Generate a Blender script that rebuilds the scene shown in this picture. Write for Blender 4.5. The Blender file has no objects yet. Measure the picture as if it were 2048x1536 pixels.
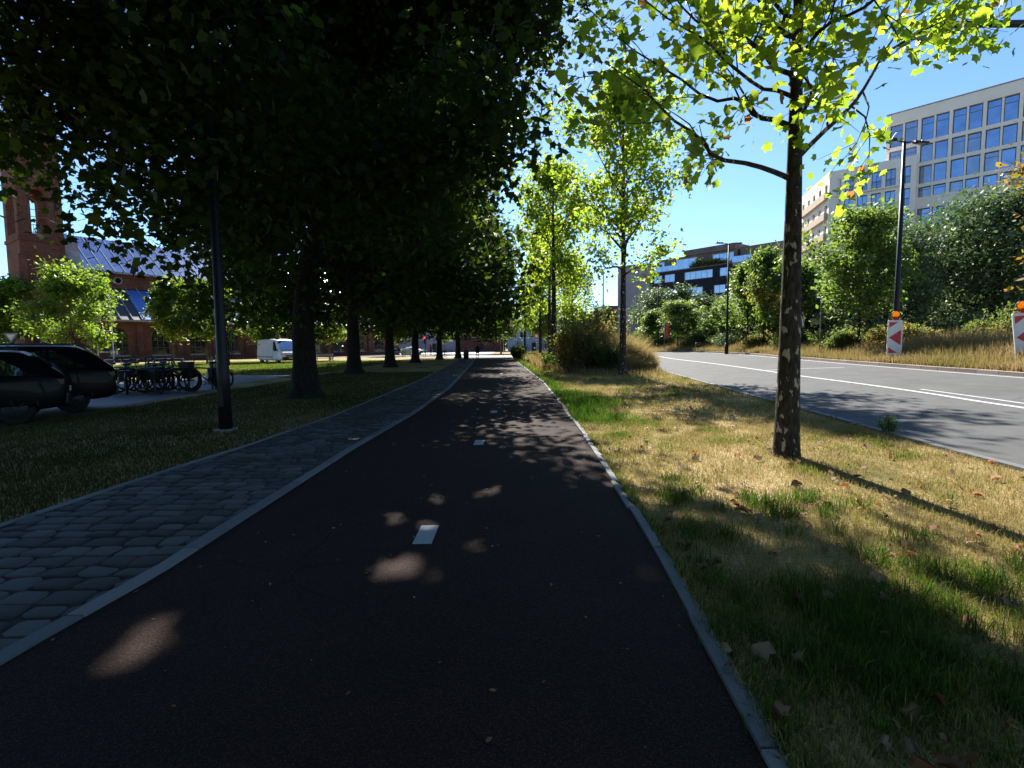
import bpy, math, random
import numpy as np
from mathutils import Vector, Matrix

# ------------------------------------------------------------------ camera, world, sun, exposure
scene = bpy.context.scene
COL = scene.collection
CAM_H = 1.65
PITCH, ROLL, FPX = 4.36, -0.009, 1024.0
cam_d = bpy.data.cameras.new("camera")
cam = bpy.data.objects.new("camera", cam_d)
COL.objects.link(cam)
cam_d.sensor_width = 36.0
cam_d.lens = 18.0
cam_d.clip_start = 0.05
cam_d.clip_end = 3000.0
CAM_M = Matrix.Translation((0, 0, CAM_H)) @ Matrix.Rotation(math.radians(90 - PITCH), 4, 'X') @ Matrix.Rotation(ROLL, 4, 'Z')
cam.matrix_world = CAM_M
scene.camera = cam

SUN_EL, SUN_AZ = math.radians(41.0), math.radians(-4.0)      # azimuth from +Y towards +X
world = bpy.data.worlds.new("World")
scene.world = world
world.use_nodes = True
wn = world.node_tree.nodes
wl = world.node_tree.links
bg = wn["Background"]
sky = wn.new("ShaderNodeTexSky")
sky.sky_type = 'NISHITA'
sky.sun_disc = False
sky.sun_elevation = SUN_EL
sky.sun_rotation = SUN_AZ
sky.altitude = 0
sky.air_density = 1.0
sky.dust_density = 0.15
sky.ozone_density = 2.5
tintn = wn.new("ShaderNodeMix"); tintn.data_type = 'RGBA'; tintn.blend_type = 'MULTIPLY'; tintn.inputs[0].default_value = 1.0
tintn.inputs[7].default_value = (0.80, 0.98, 1.15, 1)          # summer air bluer than the model's
wl.new(sky.outputs[0], tintn.inputs[6]); wl.new(tintn.outputs[2], bg.inputs[0])
bg.inputs[1].default_value = 0.06
sd = bpy.data.lights.new("sun", 'SUN')
sun = bpy.data.objects.new("sun", sd)
COL.objects.link(sun)
sd.energy = 5.0
sd.angle = math.radians(0.55)
sd.color = (1.0, 0.95, 0.86)
sv = Vector((math.sin(SUN_AZ) * math.cos(SUN_EL), math.cos(SUN_AZ) * math.cos(SUN_EL), math.sin(SUN_EL)))
sun.rotation_mode = 'QUATERNION'
sun.rotation_quaternion = sv.to_track_quat('Z', 'Y')
sun.location = (0, 0, 60)
scene.view_settings.view_transform = 'Standard'
scene.view_settings.look = 'None'
scene.view_settings.gamma = 1.0
scene.view_settings.exposure = 1.62
scene.cycles.use_denoising = True
scene.cycles.max_bounces = 7
scene.cycles.diffuse_bounces = 3
scene.cycles.glossy_bounces = 3
scene.cycles.transmission_bounces = 4
scene.cycles.sample_clamp_indirect = 6.0

rng = np.random.default_rng(7)
random.seed(7)

# ------------------------------------------------------------------ pixel -> world helpers
R3 = CAM_M.to_3x3()

def ray(px, py):
    return (R3 @ Vector(((px - 1024) / FPX, (768 - py) / FPX, -1.0)))

def gh(x, y):
    """height of the terrain: level on the left, a gentle rise to the right beyond the verge"""
    return 0.045 * (np.minimum(np.maximum(x, 7.5), 24.0) - 7.5)

def gp(px, py, dz=0.0):
    d = ray(px, py)
    z = 0.0
    for _ in range(40):
        t = (CAM_H - z) / -d.z
        z = 0.5 * z + 0.5 * (float(gh(t * d.x, t * d.y)) + dz)
    return Vector((t * d.x, t * d.y, z))

def at(px, py, Y):
    d = ray(px, py)
    return Vector((0, 0, CAM_H)) + d * (Y / d.y)

# ------------------------------------------------------------------ mesh helpers
def tag(o, label=None, cat=None, group=None, kind=None):
    if label: o["label"] = label
    if cat: o["category"] = cat
    if group: o["group"] = group
    if kind: o["kind"] = kind
    return o

def empty(name, loc, rz=0.0, label=None, cat=None, group=None):
    o = bpy.data.objects.new(name, None)
    COL.objects.link(o)
    o.location = loc
    o.rotation_euler = (0, 0, rz)
    o.empty_display_size = 0.3
    return tag(o, label, cat, group)

def mesh_np(name, V, Fs, mats, parent=None, tint=None, smooth=False, mi=None):
    """V: (n,3); Fs: list of (k,m) index arrays; one mesh object built with numpy"""
    me = bpy.data.meshes.new(name)
    V = np.ascontiguousarray(V, dtype=np.float32)
    Fs = [np.asarray(F, dtype=np.int32) for F in Fs if len(F)]
    me.vertices.add(len(V))
    me.vertices.foreach_set("co", V.ravel())
    loops = np.concatenate([F.ravel() for F in Fs])
    starts, s0 = [], 0
    for F in Fs:
        starts.append(s0 + np.arange(len(F)) * F.shape[1])
        s0 += F.size
    starts = np.concatenate(starts).astype(np.int32)
    me.loops.add(len(loops))
    me.loops.foreach_set("vertex_index", loops)
    me.polygons.add(len(starts))
    me.polygons.foreach_set("loop_start", starts)
    if smooth:
        me.polygons.foreach_set("use_smooth", np.ones(len(starts), dtype=bool))
    if mi is not None:
        me.polygons.foreach_set("material_index", np.asarray(mi, dtype=np.int32))
    if tint is not None:
        a = me.attributes.new("tint", 'FLOAT', 'POINT')
        a.data.foreach_set("value", np.ascontiguousarray(tint, dtype=np.float32))
    me.update(calc_edges=True)
    if not isinstance(mats, (list, tuple)): mats = [mats]
    for m in mats: me.materials.append(m)
    o = bpy.data.objects.new(name, me)
    COL.objects.link(o)
    if parent is not None: o.parent = parent
    return o

class MB:
    """collects boxes, prisms and tubes and links them as ONE mesh object"""
    def __init__(s): s.v, s.f, s.sm, s.t = [], [], [], []
    def add(s, V, F, smooth=False, tint=0.5):
        b = len(s.v)
        s.v.extend([tuple(p) for p in V]); s.t.extend([tint] * len(V))
        for f in F:
            s.f.append([i + b for i in f]); s.sm.append(smooth)
    def box(s, x0, x1, y0, y1, z0, z1, fr=None, tint=0.5, bev=0.0):
        P = [(x0, y0, z0), (x1, y0, z0), (x1, y1, z0), (x0, y1, z0), (x0, y0, z1), (x1, y0, z1), (x1, y1, z1), (x0, y1, z1)]
        if fr: P = [fr(*p) for p in P]
        s.add(P, [(0, 3, 2, 1), (4, 5, 6, 7), (0, 1, 5, 4), (1, 2, 6, 5), (2, 3, 7, 6), (3, 0, 4, 7)], tint=tint)
        return s
    def poly_prism(s, pts, axis_vec, fr=None):
        n = len(pts)
        A = [Vector(p) for p in pts]; B = [p + Vector(axis_vec) for p in A]
        P = A + B
        if fr: P = [fr(*p) for p in P]
        F = [tuple(range(n))[::-1], tuple(range(n, 2 * n))] + [(i, (i + 1) % n, n + (i + 1) % n, n + i) for i in range(n)]
        s.add(P, F); return s
    def tube(s, pts, rad, n=8, cap=True, smooth=True, tint=0.5):
        V, F = tube_arr(pts, rad, n)
        F = [tuple(f) for f in F]
        if cap:
            F.append(tuple(range(n))[::-1]); m = len(V) - n; F.append(tuple(range(m, m + n)))
        s.add(V, F, smooth, tint); return s
    def torus(s, c, R, r, ax=(0, 1, 0), n=24, m=6):
        a = Vector(ax).normalized(); u = a.orthogonal().normalized(); w = a.cross(u)
        V, F = [], []
        for i in range(n):
            t = 2 * math.pi * i / n; d = u * math.cos(t) + w * math.sin(t)
            for j in range(m):
                q = 2 * math.pi * j / m
                V.append(Vector(c) + d * (R + r * math.cos(q)) + a * r * math.sin(q))
        for i in range(n):
            for j in range(m):
                F.append((i * m + j, ((i + 1) % n) * m + j, ((i + 1) % n) * m + (j + 1) % m, i * m + (j + 1) % m))
        s.add(V, F, True); return s
    def sphere(s, c, r, n=10, m=7, sc=(1, 1, 1)):
        V, F = [], []
        for j in range(m + 1):
            ph = math.pi * j / m
            for i in range(n):
                t = 2 * math.pi * i / n
                V.append((c[0] + r * sc[0] * math.sin(ph) * math.cos(t), c[1] + r * sc[1] * math.sin(ph) * math.sin(t), c[2] + r * sc[2] * math.cos(ph)))
        for j in range(m):
            for i in range(n):
                F.append((j * n + i, (j + 1) * n + i, (j + 1) * n + (i + 1) % n, j * n + (i + 1) % n))
        s.add(V, F, True); return s
    def build(s, name, mat, parent=None, bevel=0.0, tinted=False):
        me = bpy.data.meshes.new(name)
        me.from_pydata(s.v, [], s.f)
        me.polygons.foreach_set("use_smooth", s.sm)
        if tinted:
            a = me.attributes.new("tint", 'FLOAT', 'POINT'); a.data.foreach_set("value", s.t)
        me.materials.append(mat)
        me.update()
        o = bpy.data.objects.new(name, me)
        COL.objects.link(o)
        if parent is not None: o.parent = parent
        if bevel:
            b = o.modifiers.new("b", 'BEVEL'); b.width = bevel; b.segments = 2; b.limit_method = 'ANGLE'
        return o

def tube_arr(pts, rad, n=8):
    P = np.array([tuple(p) for p in pts], dtype=float)
    rad = np.broadcast_to(np.asarray(rad, dtype=float), (len(P),))
    T = np.gradient(P, axis=0)
    T /= np.linalg.norm(T, axis=1)[:, None] + 1e-9
    ref = np.array([0, 0, 1.0]) if abs(T[0, 2]) < 0.9 else np.array([1.0, 0, 0])
    U = np.cross(T, ref); U /= np.linalg.norm(U, axis=1)[:, None] + 1e-9
    W = np.cross(T, U)
    a = np.arange(n) * 2 * math.pi / n
    V = P[:, None, :] + rad[:, None, None] * (np.cos(a)[None, :, None] * U[:, None, :] + np.sin(a)[None, :, None] * W[:, None, :])
    V = V.reshape(-1, 3)
    k = len(P)
    i, j = np.meshgrid(np.arange(k - 1), np.arange(n), indexing='ij')
    F = np.stack([i * n + j, i * n + (j + 1) % n, (i + 1) * n + (j + 1) % n, (i + 1) * n + j], -1).reshape(-1, 4)
    return V, F

def join_tubes(tubes):
    Vs, Fs, b = [], [], 0
    for pts, rad, n in tubes:
        V, F = tube_arr(pts, rad, n)
        Vs.append(V); Fs.append(F + b); b += len(V)
    return np.concatenate(Vs), np.concatenate(Fs)

# ------------------------------------------------------------------ materials
def new_mat(name):
    m = bpy.data.materials.new(name); m.use_nodes = True
    nt = m.node_tree
    return m, nt, nt.nodes["Principled BSDF"]

def N(nt, t, **kw):
    n = nt.nodes.new(t)
    for k, v in kw.items(): setattr(n, k, v)
    return n

def ramp(nt, stops, fac):
    r = N(nt, "ShaderNodeValToRGB")
    el = r.color_ramp.elements
    while len(el) < len(stops): el.new(0.5)
    for e, (p, c) in zip(el, stops):
        e.position = p; e.color = (*c, 1)
    nt.links.new(fac, r.inputs[0])
    return r.outputs[0]

def pmat(name, c1, c2=None, scale=3.0, rough=0.8, metal=0.0, bump=0.0, bscale=None, detail=6.0, spec=0.5, coat=0.0, stretch=None):
    m, nt, bs = new_mat(name)
    c2 = c2 or tuple(min(1, v * 0.75) for v in c1)
    tc = N(nt, "ShaderNodeTexCoord")
    src = tc.outputs["Object"]
    if stretch:
        mp = N(nt, "ShaderNodeMapping"); mp.inputs["Scale"].default_value = stretch
        nt.links.new(src, mp.inputs[0]); src = mp.outputs[0]
    nz = N(nt, "ShaderNodeTexNoise"); nz.inputs["Scale"].default_value = scale; nz.inputs["Detail"].default_value = detail
    nt.links.new(src, nz.inputs["Vector"])
    col = ramp(nt, [(0.3, c2), (0.7, c1)], nz.outputs[0])
    nt.links.new(col, bs.inputs["Base Color"])
    bs.inputs["Roughness"].default_value = rough
    bs.inputs["Metallic"].default_value = metal
    bs.inputs["Specular IOR Level"].default_value = spec
    bs.inputs["Coat Weight"].default_value = coat
    if bump:
        n2 = N(nt, "ShaderNodeTexNoise"); n2.inputs["Scale"].default_value = bscale or scale * 4; n2.inputs["Detail"].default_value = 4
        nt.links.new(src, n2.inputs["Vector"])
        b = N(nt, "ShaderNodeBump"); b.inputs["Strength"].default_value = bump; b.inputs["Distance"].default_value = 0.02
        nt.links.new(n2.outputs[0], b.inputs["Height"]); nt.links.new(b.outputs[0], bs.inputs["Normal"])
    return m

def leaf_mat(name, stops, tstops, trans=0.5, rough=0.5, spec=0.4):
    m, nt, bs = new_mat(name)
    at_ = N(nt, "ShaderNodeAttribute", attribute_name="tint")
    nt.links.new(ramp(nt, stops, at_.outputs["Fac"]), bs.inputs["Base Color"])
    bs.inputs["Roughness"].default_value = rough
    bs.inputs["Specular IOR Level"].default_value = spec
    tr = N(nt, "ShaderNodeBsdfTranslucent")
    nt.links.new(ramp(nt, tstops, at_.outputs["Fac"]), tr.inputs[0])
    mx = N(nt, "ShaderNodeMixShader"); mx.inputs[0].default_value = trans
    nt.links.new(bs.outputs[0], mx.inputs[1]); nt.links.new(tr.outputs[0], mx.inputs[2])
    nt.links.new(mx.outputs[0], nt.nodes["Material Output"].inputs[0])
    return m

def tint_mat(name, stops, rough=0.8, bump=0.0, bscale=40, spec=0.3, noise=0.0):
    m, nt, bs = new_mat(name)
    at_ = N(nt, "ShaderNodeAttribute", attribute_name="tint")
    fac = at_.outputs["Fac"]
    tc = N(nt, "ShaderNodeTexCoord")
    if noise:
        nz = N(nt, "ShaderNodeTexNoise"); nz.inputs["Scale"].default_value = 6; nz.inputs["Detail"].default_value = 8
        nt.links.new(tc.outputs["Object"], nz.inputs["Vector"])
        ma = N(nt, "ShaderNodeMath", operation='MULTIPLY_ADD'); ma.inputs[1].default_value = noise; 
        nt.links.new(nz.outputs[0], ma.inputs[0]); nt.links.new(fac, ma.inputs[2]); fac = ma.outputs[0]
    nt.links.new(ramp(nt, stops, fac), bs.inputs["Base Color"])
    bs.inputs["Roughness"].default_value = rough; bs.inputs["Specular IOR Level"].default_value = spec
    if bump:
        n2 = N(nt, "ShaderNodeTexNoise"); n2.inputs["Scale"].default_value = bscale; n2.inputs["Detail"].default_value = 5
        nt.links.new(tc.outputs["Object"], n2.inputs["Vector"])
        b = N(nt, "ShaderNodeBump"); b.inputs["Strength"].default_value = bump; b.inputs["Distance"].default_value = 0.01
        nt.links.new(n2.outputs[0], b.inputs["Height"]); nt.links.new(b.outputs[0], bs.inputs["Normal"])
    return m

def asphalt_mat(name, base, agg, scale=220, rough=0.85, patch=0.25, bump=0.5):
    """asphalt: fine aggregate specks over slow wear patches"""
    m, nt, bs = new_mat(name)
    tc = N(nt, "ShaderNodeTexCoord")
    vo = N(nt, "ShaderNodeTexVoronoi"); vo.inputs["Scale"].default_value = scale
    nt.links.new(tc.outputs["Object"], vo.inputs["Vector"])
    lo = N(nt, "ShaderNodeTexNoise"); lo.inputs["Scale"].default_value = 0.9; lo.inputs["Detail"].default_value = 7; lo.inputs["Roughness"].default_value = 0.65
    nt.links.new(tc.outputs["Object"], lo.inputs["Vector"])
    c = ramp(nt, [(0.0, agg), (0.35, base), (1.0, tuple(v * 0.6 for v in base))], vo.outputs["Distance"])
    k = ramp(nt, [(0.3, (1 - patch,) * 3), (0.7, (1 + patch * 0.0,) * 3)], lo.outputs[0])
    mx = N(nt, "ShaderNodeMix", data_type='RGBA', blend_type='MULTIPLY'); mx.inputs[0].default_value = 1.0
    nt.links.new(c, mx.inputs[6]); nt.links.new(k, mx.inputs[7])
    # hairline cracks where the slow noise lets them through
    wn_ = N(nt, "ShaderNodeTexNoise"); wn_.inputs["Scale"].default_value = 2.2; wn_.inputs["Detail"].default_value = 5
    nt.links.new(tc.outputs["Object"], wn_.inputs["Vector"])
    wv = N(nt, "ShaderNodeMix", data_type='RGBA'); wv.inputs[0].default_value = 0.25
    nt.links.new(tc.outputs["Object"], wv.inputs[6]); nt.links.new(wn_.outputs["Color"], wv.inputs[7])
    ve = N(nt, "ShaderNodeTexVoronoi", feature='DISTANCE_TO_EDGE'); ve.inputs["Scale"].default_value = 0.55
    nt.links.new(wv.outputs[2], ve.inputs["Vector"])
    ck = ramp(nt, [(0.0, (0.45,) * 3), (0.006, (1, 1, 1))], ve.outputs["Distance"])
    gate = ramp(nt, [(0.5, (0, 0, 0)), (0.56, (1, 1, 1))], lo.outputs[0])
    cm = N(nt, "ShaderNodeMix", data_type='RGBA', blend_type='MULTIPLY')
    nt.links.new(gate, cm.inputs[0]); nt.links.new(mx.outputs[2], cm.inputs[6]); nt.links.new(ck, cm.inputs[7])
    nt.links.new(cm.outputs[2], bs.inputs["Base Color"])
    bs.inputs["Roughness"].default_value = rough; bs.inputs["Specular IOR Level"].default_value = 0.15
    n2 = N(nt, "ShaderNodeTexNoise"); n2.inputs["Scale"].default_value = scale * 0.7; n2.inputs["Detail"].default_value = 3
    nt.links.new(tc.outputs["Object"], n2.inputs["Vector"])
    b = N(nt, "ShaderNodeBump"); b.inputs["Strength"].default_value = bump; b.inputs["Distance"].default_value = 0.006
    nt.links.new(n2.outputs[0], b.inputs["Height"]); nt.links.new(b.outputs[0], bs.inputs["Normal"])
    return m

def bark_mat(name, dark, mid, pale, pscale=3.2, thr=0.6):
    """bark with furrows and, for plane trees, pale flaked patches"""
    m, nt, bs = new_mat(name)
    tc = N(nt, "ShaderNodeTexCoord")
    mp = N(nt, "ShaderNodeMapping"); mp.inputs["Scale"].default_value = (1, 1, 0.35)
    nt.links.new(tc.outputs["Object"], mp.inputs[0])
    nz = N(nt, "ShaderNodeTexNoise"); nz.inputs["Scale"].default_value = 22; nz.inputs["Detail"].default_value = 8
    nt.links.new(mp.outputs[0], nz.inputs["Vector"])
    base = ramp(nt, [(0.35, dark), (0.7, mid)], nz.outputs[0])
    mp2 = N(nt, "ShaderNodeMapping"); mp2.inputs["Scale"].default_value = (1, 1, 0.5)
    nt.links.new(tc.outputs["Object"], mp2.inputs[0])
    wz = N(nt, "ShaderNodeTexNoise"); wz.inputs["Scale"].default_value = pscale * 1.6; wz.inputs["Detail"].default_value = 2.5
    nt.links.new(mp2.outputs[0], wz.inputs["Vector"])
    msk = ramp(nt, [(thr, (0, 0, 0)), (thr + 0.02, (1, 1, 1))], wz.outputs[0])
    mx = N(nt, "ShaderNodeMix", data_type='RGBA')
    nt.links.new(msk, mx.inputs[0]); nt.links.new(base, mx.inputs[6]); mx.inputs[7].default_value = (*pale, 1)
    nt.links.new(mx.outputs[2], bs.inputs["Base Color"])
    bs.inputs["Roughness"].default_value = 0.9; bs.inputs["Specular IOR Level"].default_value = 0.2
    b = N(nt, "ShaderNodeBump"); b.inputs["Strength"].default_value = 0.9; b.inputs["Distance"].default_value = 0.02
    nt.links.new(nz.outputs[0], b.inputs["Height"]); nt.links.new(b.outputs[0], bs.inputs["Normal"])
    return m

def brick_mat(name, c1, c2, mortar, scale=1.0, axis=None):
    """brickwork laid along the wall: u along the facade direction, v = height"""
    m, nt, bs = new_mat(name)
    tc = N(nt, "ShaderNodeTexCoord")
    sx = N(nt, "ShaderNodeSeparateXYZ"); nt.links.new(tc.outputs["Object"], sx.inputs[0])
    ad = N(nt, "ShaderNodeMath", operation='ADD'); nt.links.new(sx.outputs[0], ad.inputs[0]); nt.links.new(sx.outputs[1], ad.inputs[1])
    cb = N(nt, "ShaderNodeCombineXYZ"); nt.links.new(ad.outputs[0], cb.inputs[0]); nt.links.new(sx.outputs[2], cb.inputs[1])
    br = N(nt, "ShaderNodeTexBrick"); br.inputs["Scale"].default_value = 2.2 * scale
    br.inputs["Color1"].default_value = (*c1, 1); br.inputs["Color2"].default_value = (*c2, 1); br.inputs["Mortar"].default_value = (*mortar, 1)
    br.inputs["Mortar Size"].default_value = 0.012
    nt.links.new(cb.outputs[0], br.inputs["Vector"])
    nz = N(nt, "ShaderNodeTexNoise"); nz.inputs["Scale"].default_value = 0.6; nz.inputs["Detail"].default_value = 8
    nt.links.new(tc.outputs["Object"], nz.inputs["Vector"])
    k = ramp(nt, [(0.3, (0.6,) * 3), (0.7, (1.0,) * 3)], nz.outputs[0])
    mx = N(nt, "ShaderNodeMix", data_type='RGBA', blend_type='MULTIPLY'); mx.inputs[0].default_value = 1.0
    nt.links.new(br.outputs[0], mx.inputs[6]); nt.links.new(k, mx.inputs[7])
    nt.links.new(mx.outputs[2], bs.inputs["Base Color"])
    bs.inputs["Roughness"].default_value = 0.9; bs.inputs["Specular IOR Level"].default_value = 0.2
    return m

def glass_mat(name, tint_, gl=0.55, dark=(0.01, 0.014, 0.02), wob=0.0):
    """opaque window pane: dark room behind, tinted mirror-like sky reflection"""
    m, nt, bs = new_mat(name)
    bs.inputs["Base Color"].default_value = (*dark, 1); bs.inputs["Roughness"].default_value = 0.1
    g = N(nt, "ShaderNodeBsdfGlossy"); g.inputs["Roughness"].default_value = 0.04; g.inputs["Color"].default_value = (*tint_, 1)
    mx = N(nt, "ShaderNodeMixShader")
    tc = N(nt, "ShaderNodeTexCoord")
    nz = N(nt, "ShaderNodeTexNoise"); nz.inputs["Scale"].default_value = 0.9; nz.inputs["Detail"].default_value = 3
    nt.links.new(tc.outputs["Object"], nz.inputs["Vector"])
    mr = N(nt, "ShaderNodeMapRange"); mr.inputs[3].default_value = gl - 0.22; mr.inputs[4].default_value = gl + 0.22
    nt.links.new(nz.outputs[0], mr.inputs[0]); nt.links.new(mr.outputs[0], mx.inputs[0])
    if wob:
        b = N(nt, "ShaderNodeBump"); b.inputs["Strength"].default_value = wob; b.inputs["Distance"].default_value = 0.05
        n2 = N(nt, "ShaderNodeTexNoise"); n2.inputs["Scale"].default_value = 1.4
        nt.links.new(tc.outputs["Object"], n2.inputs["Vector"]); nt.links.new(n2.outputs[0], b.inputs["Height"]); nt.links.new(b.outputs[0], g.inputs["Normal"])
    nt.links.new(bs.outputs[0], mx.inputs[1]); nt.links.new(g.outputs[0], mx.inputs[2])
    nt.links.new(mx.outputs[0], nt.nodes["Material Output"].inputs[0])
    return m

M = {}
M['path'] = asphalt_mat("red_asphalt", (0.026, 0.013, 0.0095), (0.12, 0.072, 0.058), 95, 0.9, 0.35, 1.0)
M['road'] = asphalt_mat("grey_asphalt", (0.108, 0.109, 0.110), (0.16, 0.16, 0.16), 120, 0.85, 0.3, 0.4)
M['sett'] = tint_mat("sett_stone", [(0.0, (0.026, 0.027, 0.026)), (0.5, (0.052, 0.053, 0.052)), (1.0, (0.10, 0.10, 0.098))], 0.75, 0.5, 60, 0.3, 0.25)
M['joint'] = pmat("joint_soil", (0.018, 0.0192, 0.012), (0.0072, 0.0078, 0.006), 25, 0.95)
M['edging'] = tint_mat("concrete_edging", [(0.0, (0.0806, 0.0868, 0.093)), (1.0, (0.1612, 0.1674, 0.1736))], 0.8, 0.4, 90, 0.3, 0.4)
M['kerb'] = tint_mat("kerb_stone", [(0.0, (0.1584, 0.1224, 0.108)), (1.0, (0.288, 0.2376, 0.2088))], 0.85, 0.3, 60, 0.3, 0.4)
M['paint'] = pmat("road_paint", (0.4464, 0.4608, 0.4752), (0.3024, 0.3096, 0.324), 14, 0.7)
M['pathpaint'] = pmat("path_paint", (0.31, 0.3224, 0.341), (0.2232, 0.2356, 0.2542), 30, 0.75)
M['plaza'] = pmat("pale_paving", (0.527, 0.51, 0.476), (0.425, 0.408, 0.3825), 0.8, 0.8)
M['lane'] = pmat("cobble_lane", (0.050, 0.050, 0.054), (0.018, 0.018, 0.02), 7, 0.6, bump=0.8, bscale=9)

# ground: straw, moss green and bare soil mixed by noises
m, nt, bs = new_mat("ground_turf")
tc = N(nt, "ShaderNodeTexCoord")
n1 = N(nt, "ShaderNodeTexNoise"); n1.inputs["Scale"].default_value = 0.55; n1.inputs["Detail"].default_value = 9; n1.inputs["Roughness"].default_value = 0.62
n2 = N(nt, "ShaderNodeTexNoise"); n2.inputs["Scale"].default_value = 26; n2.inputs["Detail"].default_value = 6
for n_ in (n1, n2): nt.links.new(tc.outputs["Object"], n_.inputs["Vector"])
cA = ramp(nt, [(0.32, (0.07, 0.075, 0.02)), (0.45, (0.27, 0.21, 0.085)), (0.6, (0.41, 0.315, 0.16)), (0.72, (0.34, 0.24, 0.14))], n1.outputs[0])
cB = ramp(nt, [(0.3, (0.35, 0.3, 0.28)), (0.62, (1, 1, 1))], n2.outputs[0])
mx = N(nt, "ShaderNodeMix", data_type='RGBA', blend_type='MULTIPLY'); mx.inputs[0].default_value = 0.8
nt.links.new(cA, mx.inputs[6]); nt.links.new(cB, mx.inputs[7]); nt.links.new(mx.outputs[2], bs.inputs["Base Color"])
bs.inputs["Roughness"].default_value = 0.95; bs.inputs["Specular IOR Level"].default_value = 0.1
b_ = N(nt, "ShaderNodeBump"); b_.inputs["Strength"].default_value = 1.0; b_.inputs["Distance"].default_value = 0.03
nt.links.new(n2.outputs[0], b_.inputs["Height"]); nt.links.new(b_.outputs[0], bs.inputs["Normal"])
M['ground'] = m

G = lambda r, g, b: (r, g, b)
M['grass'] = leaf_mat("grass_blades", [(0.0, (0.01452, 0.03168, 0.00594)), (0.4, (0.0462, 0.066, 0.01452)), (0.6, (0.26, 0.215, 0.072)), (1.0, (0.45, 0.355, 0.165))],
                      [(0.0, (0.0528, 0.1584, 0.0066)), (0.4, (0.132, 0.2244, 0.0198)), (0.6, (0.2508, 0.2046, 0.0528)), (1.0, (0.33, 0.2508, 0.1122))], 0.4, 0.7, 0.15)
M['lawn'] = leaf_mat("shade_toned_lawn_blades", [(0.0, (0.018, 0.03, 0.006)), (0.5, (0.05, 0.048, 0.015)), (1.0, (0.13, 0.095, 0.04))], [(0, (0.05, 0.12, 0.01)), (1, (0.2, 0.15, 0.05))], 0.25, 0.8, 0.1)  # dry lawn blades, with the shade under the trees darkened into their colours
M['straw'] = leaf_mat("dry_straw", [(0.0, (0.12, 0.115, 0.035)), (0.35, (0.235, 0.175, 0.075)), (1.0, (0.32, 0.245, 0.12))],
                      [(0.0, (0.20, 0.21, 0.05)), (0.4, (0.33, 0.25, 0.09)), (1.0, (0.42, 0.31, 0.15))], 0.4, 0.8, 0.1)
M['plane_leaf'] = leaf_mat("plane_leaf", [(0.0, (0.0252, 0.054, 0.0108)), (0.7, (0.0504, 0.0864, 0.0144)), (1.0, (0.1584, 0.0864, 0.0216))],
                      [(0.0, (0.2592, 0.4464, 0.0216)), (0.6, (0.41, 0.53, 0.036)), (0.95, (0.56, 0.54, 0.0432)), (1.0, (0.36, 0.1584, 0.036))], 0.66, 0.4, 0.4)
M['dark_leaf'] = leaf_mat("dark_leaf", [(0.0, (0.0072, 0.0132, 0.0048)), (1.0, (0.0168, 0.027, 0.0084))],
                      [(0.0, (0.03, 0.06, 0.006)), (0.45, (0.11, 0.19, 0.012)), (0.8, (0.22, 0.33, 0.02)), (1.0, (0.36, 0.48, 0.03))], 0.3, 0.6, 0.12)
M['young_leaf'] = leaf_mat("young_leaf", [(0.0, (0.0288, 0.0612, 0.00864)), (1.0, (0.072, 0.108, 0.018))],
                      [(0.0, (0.1728, 0.3312, 0.0216)), (0.8, (0.36, 0.4752, 0.036)), (1.0, (0.576, 0.4464, 0.0288))], 0.5, 0.45, 0.4)
M['verge_leaf'] = leaf_mat("verge_leaf", [(0.0, (0.0425, 0.0765, 0.0255)), (0.8, (0.0935, 0.1275, 0.03825)), (1.0, (0.255, 0.17, 0.034))],
                      [(0.0, (0.153, 0.289, 0.034)), (0.8, (0.323, 0.425, 0.0595)), (1.0, (0.527, 0.357, 0.0425))], 0.45, 0.5, 0.35)
M['willow_leaf'] = leaf_mat("silver_leaf", [(0.0, (0.04275, 0.076, 0.0285)), (1.0, (0.21, 0.26, 0.13))],
                      [(0.0, (0.095, 0.19, 0.0475)), (1.0, (0.228, 0.323, 0.095))], 0.25, 0.55, 0.35)
M['rust_leaf'] = leaf_mat("rust_leaf", [(0.0, (0.064, 0.08, 0.024)), (0.5, (0.192, 0.12, 0.032)), (1.0, (0.272, 0.128, 0.04))],
                      [(0.0, (0.2, 0.28, 0.04)), (0.5, (0.48, 0.288, 0.04)), (1.0, (0.52, 0.2, 0.048))], 0.4, 0.5, 0.4)
M['shrub_leaf'] = leaf_mat("shrub_leaf", [(0.0, (0.03697, 0.06162, 0.01849)), (0.6, (0.1232, 0.1232, 0.03697)), (1.0, (0.3205, 0.2218, 0.08627))],
                      [(0.0, (0.1232, 0.2218, 0.03697)), (0.6, (0.3081, 0.3081, 0.06162)), (1.0, (0.6162, 0.3697, 0.0986))], 0.5, 0.6, 0.3)
M['litter'] = leaf_mat("leaf_litter", [(0.0, (0.192, 0.072, 0.024)), (0.5, (0.224, 0.136, 0.072)), (1.0, (0.304, 0.224, 0.144))],
                      [(0.0, (0.32, 0.096, 0.024)), (1.0, (0.24, 0.16, 0.08))], 0.25, 0.7, 0.2)
M['plane_bark'] = bark_mat("plane_bark", (0.0162, 0.0135, 0.0108), (0.054, 0.045, 0.036), (0.288, 0.261, 0.207), 8.0, 0.615)
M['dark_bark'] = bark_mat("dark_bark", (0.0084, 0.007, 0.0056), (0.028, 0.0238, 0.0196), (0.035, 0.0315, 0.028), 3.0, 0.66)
M['young_bark'] = bark_mat("young_bark", (0.05, 0.045, 0.03), (0.14, 0.12, 0.09), (0.22, 0.2, 0.16), 3.0, 0.64)
M['lampmetal'] = pmat("lamp_metal", (0.021, 0.0216, 0.024), (0.015, 0.0156, 0.018), 8, 0.45, 0.6)
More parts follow.
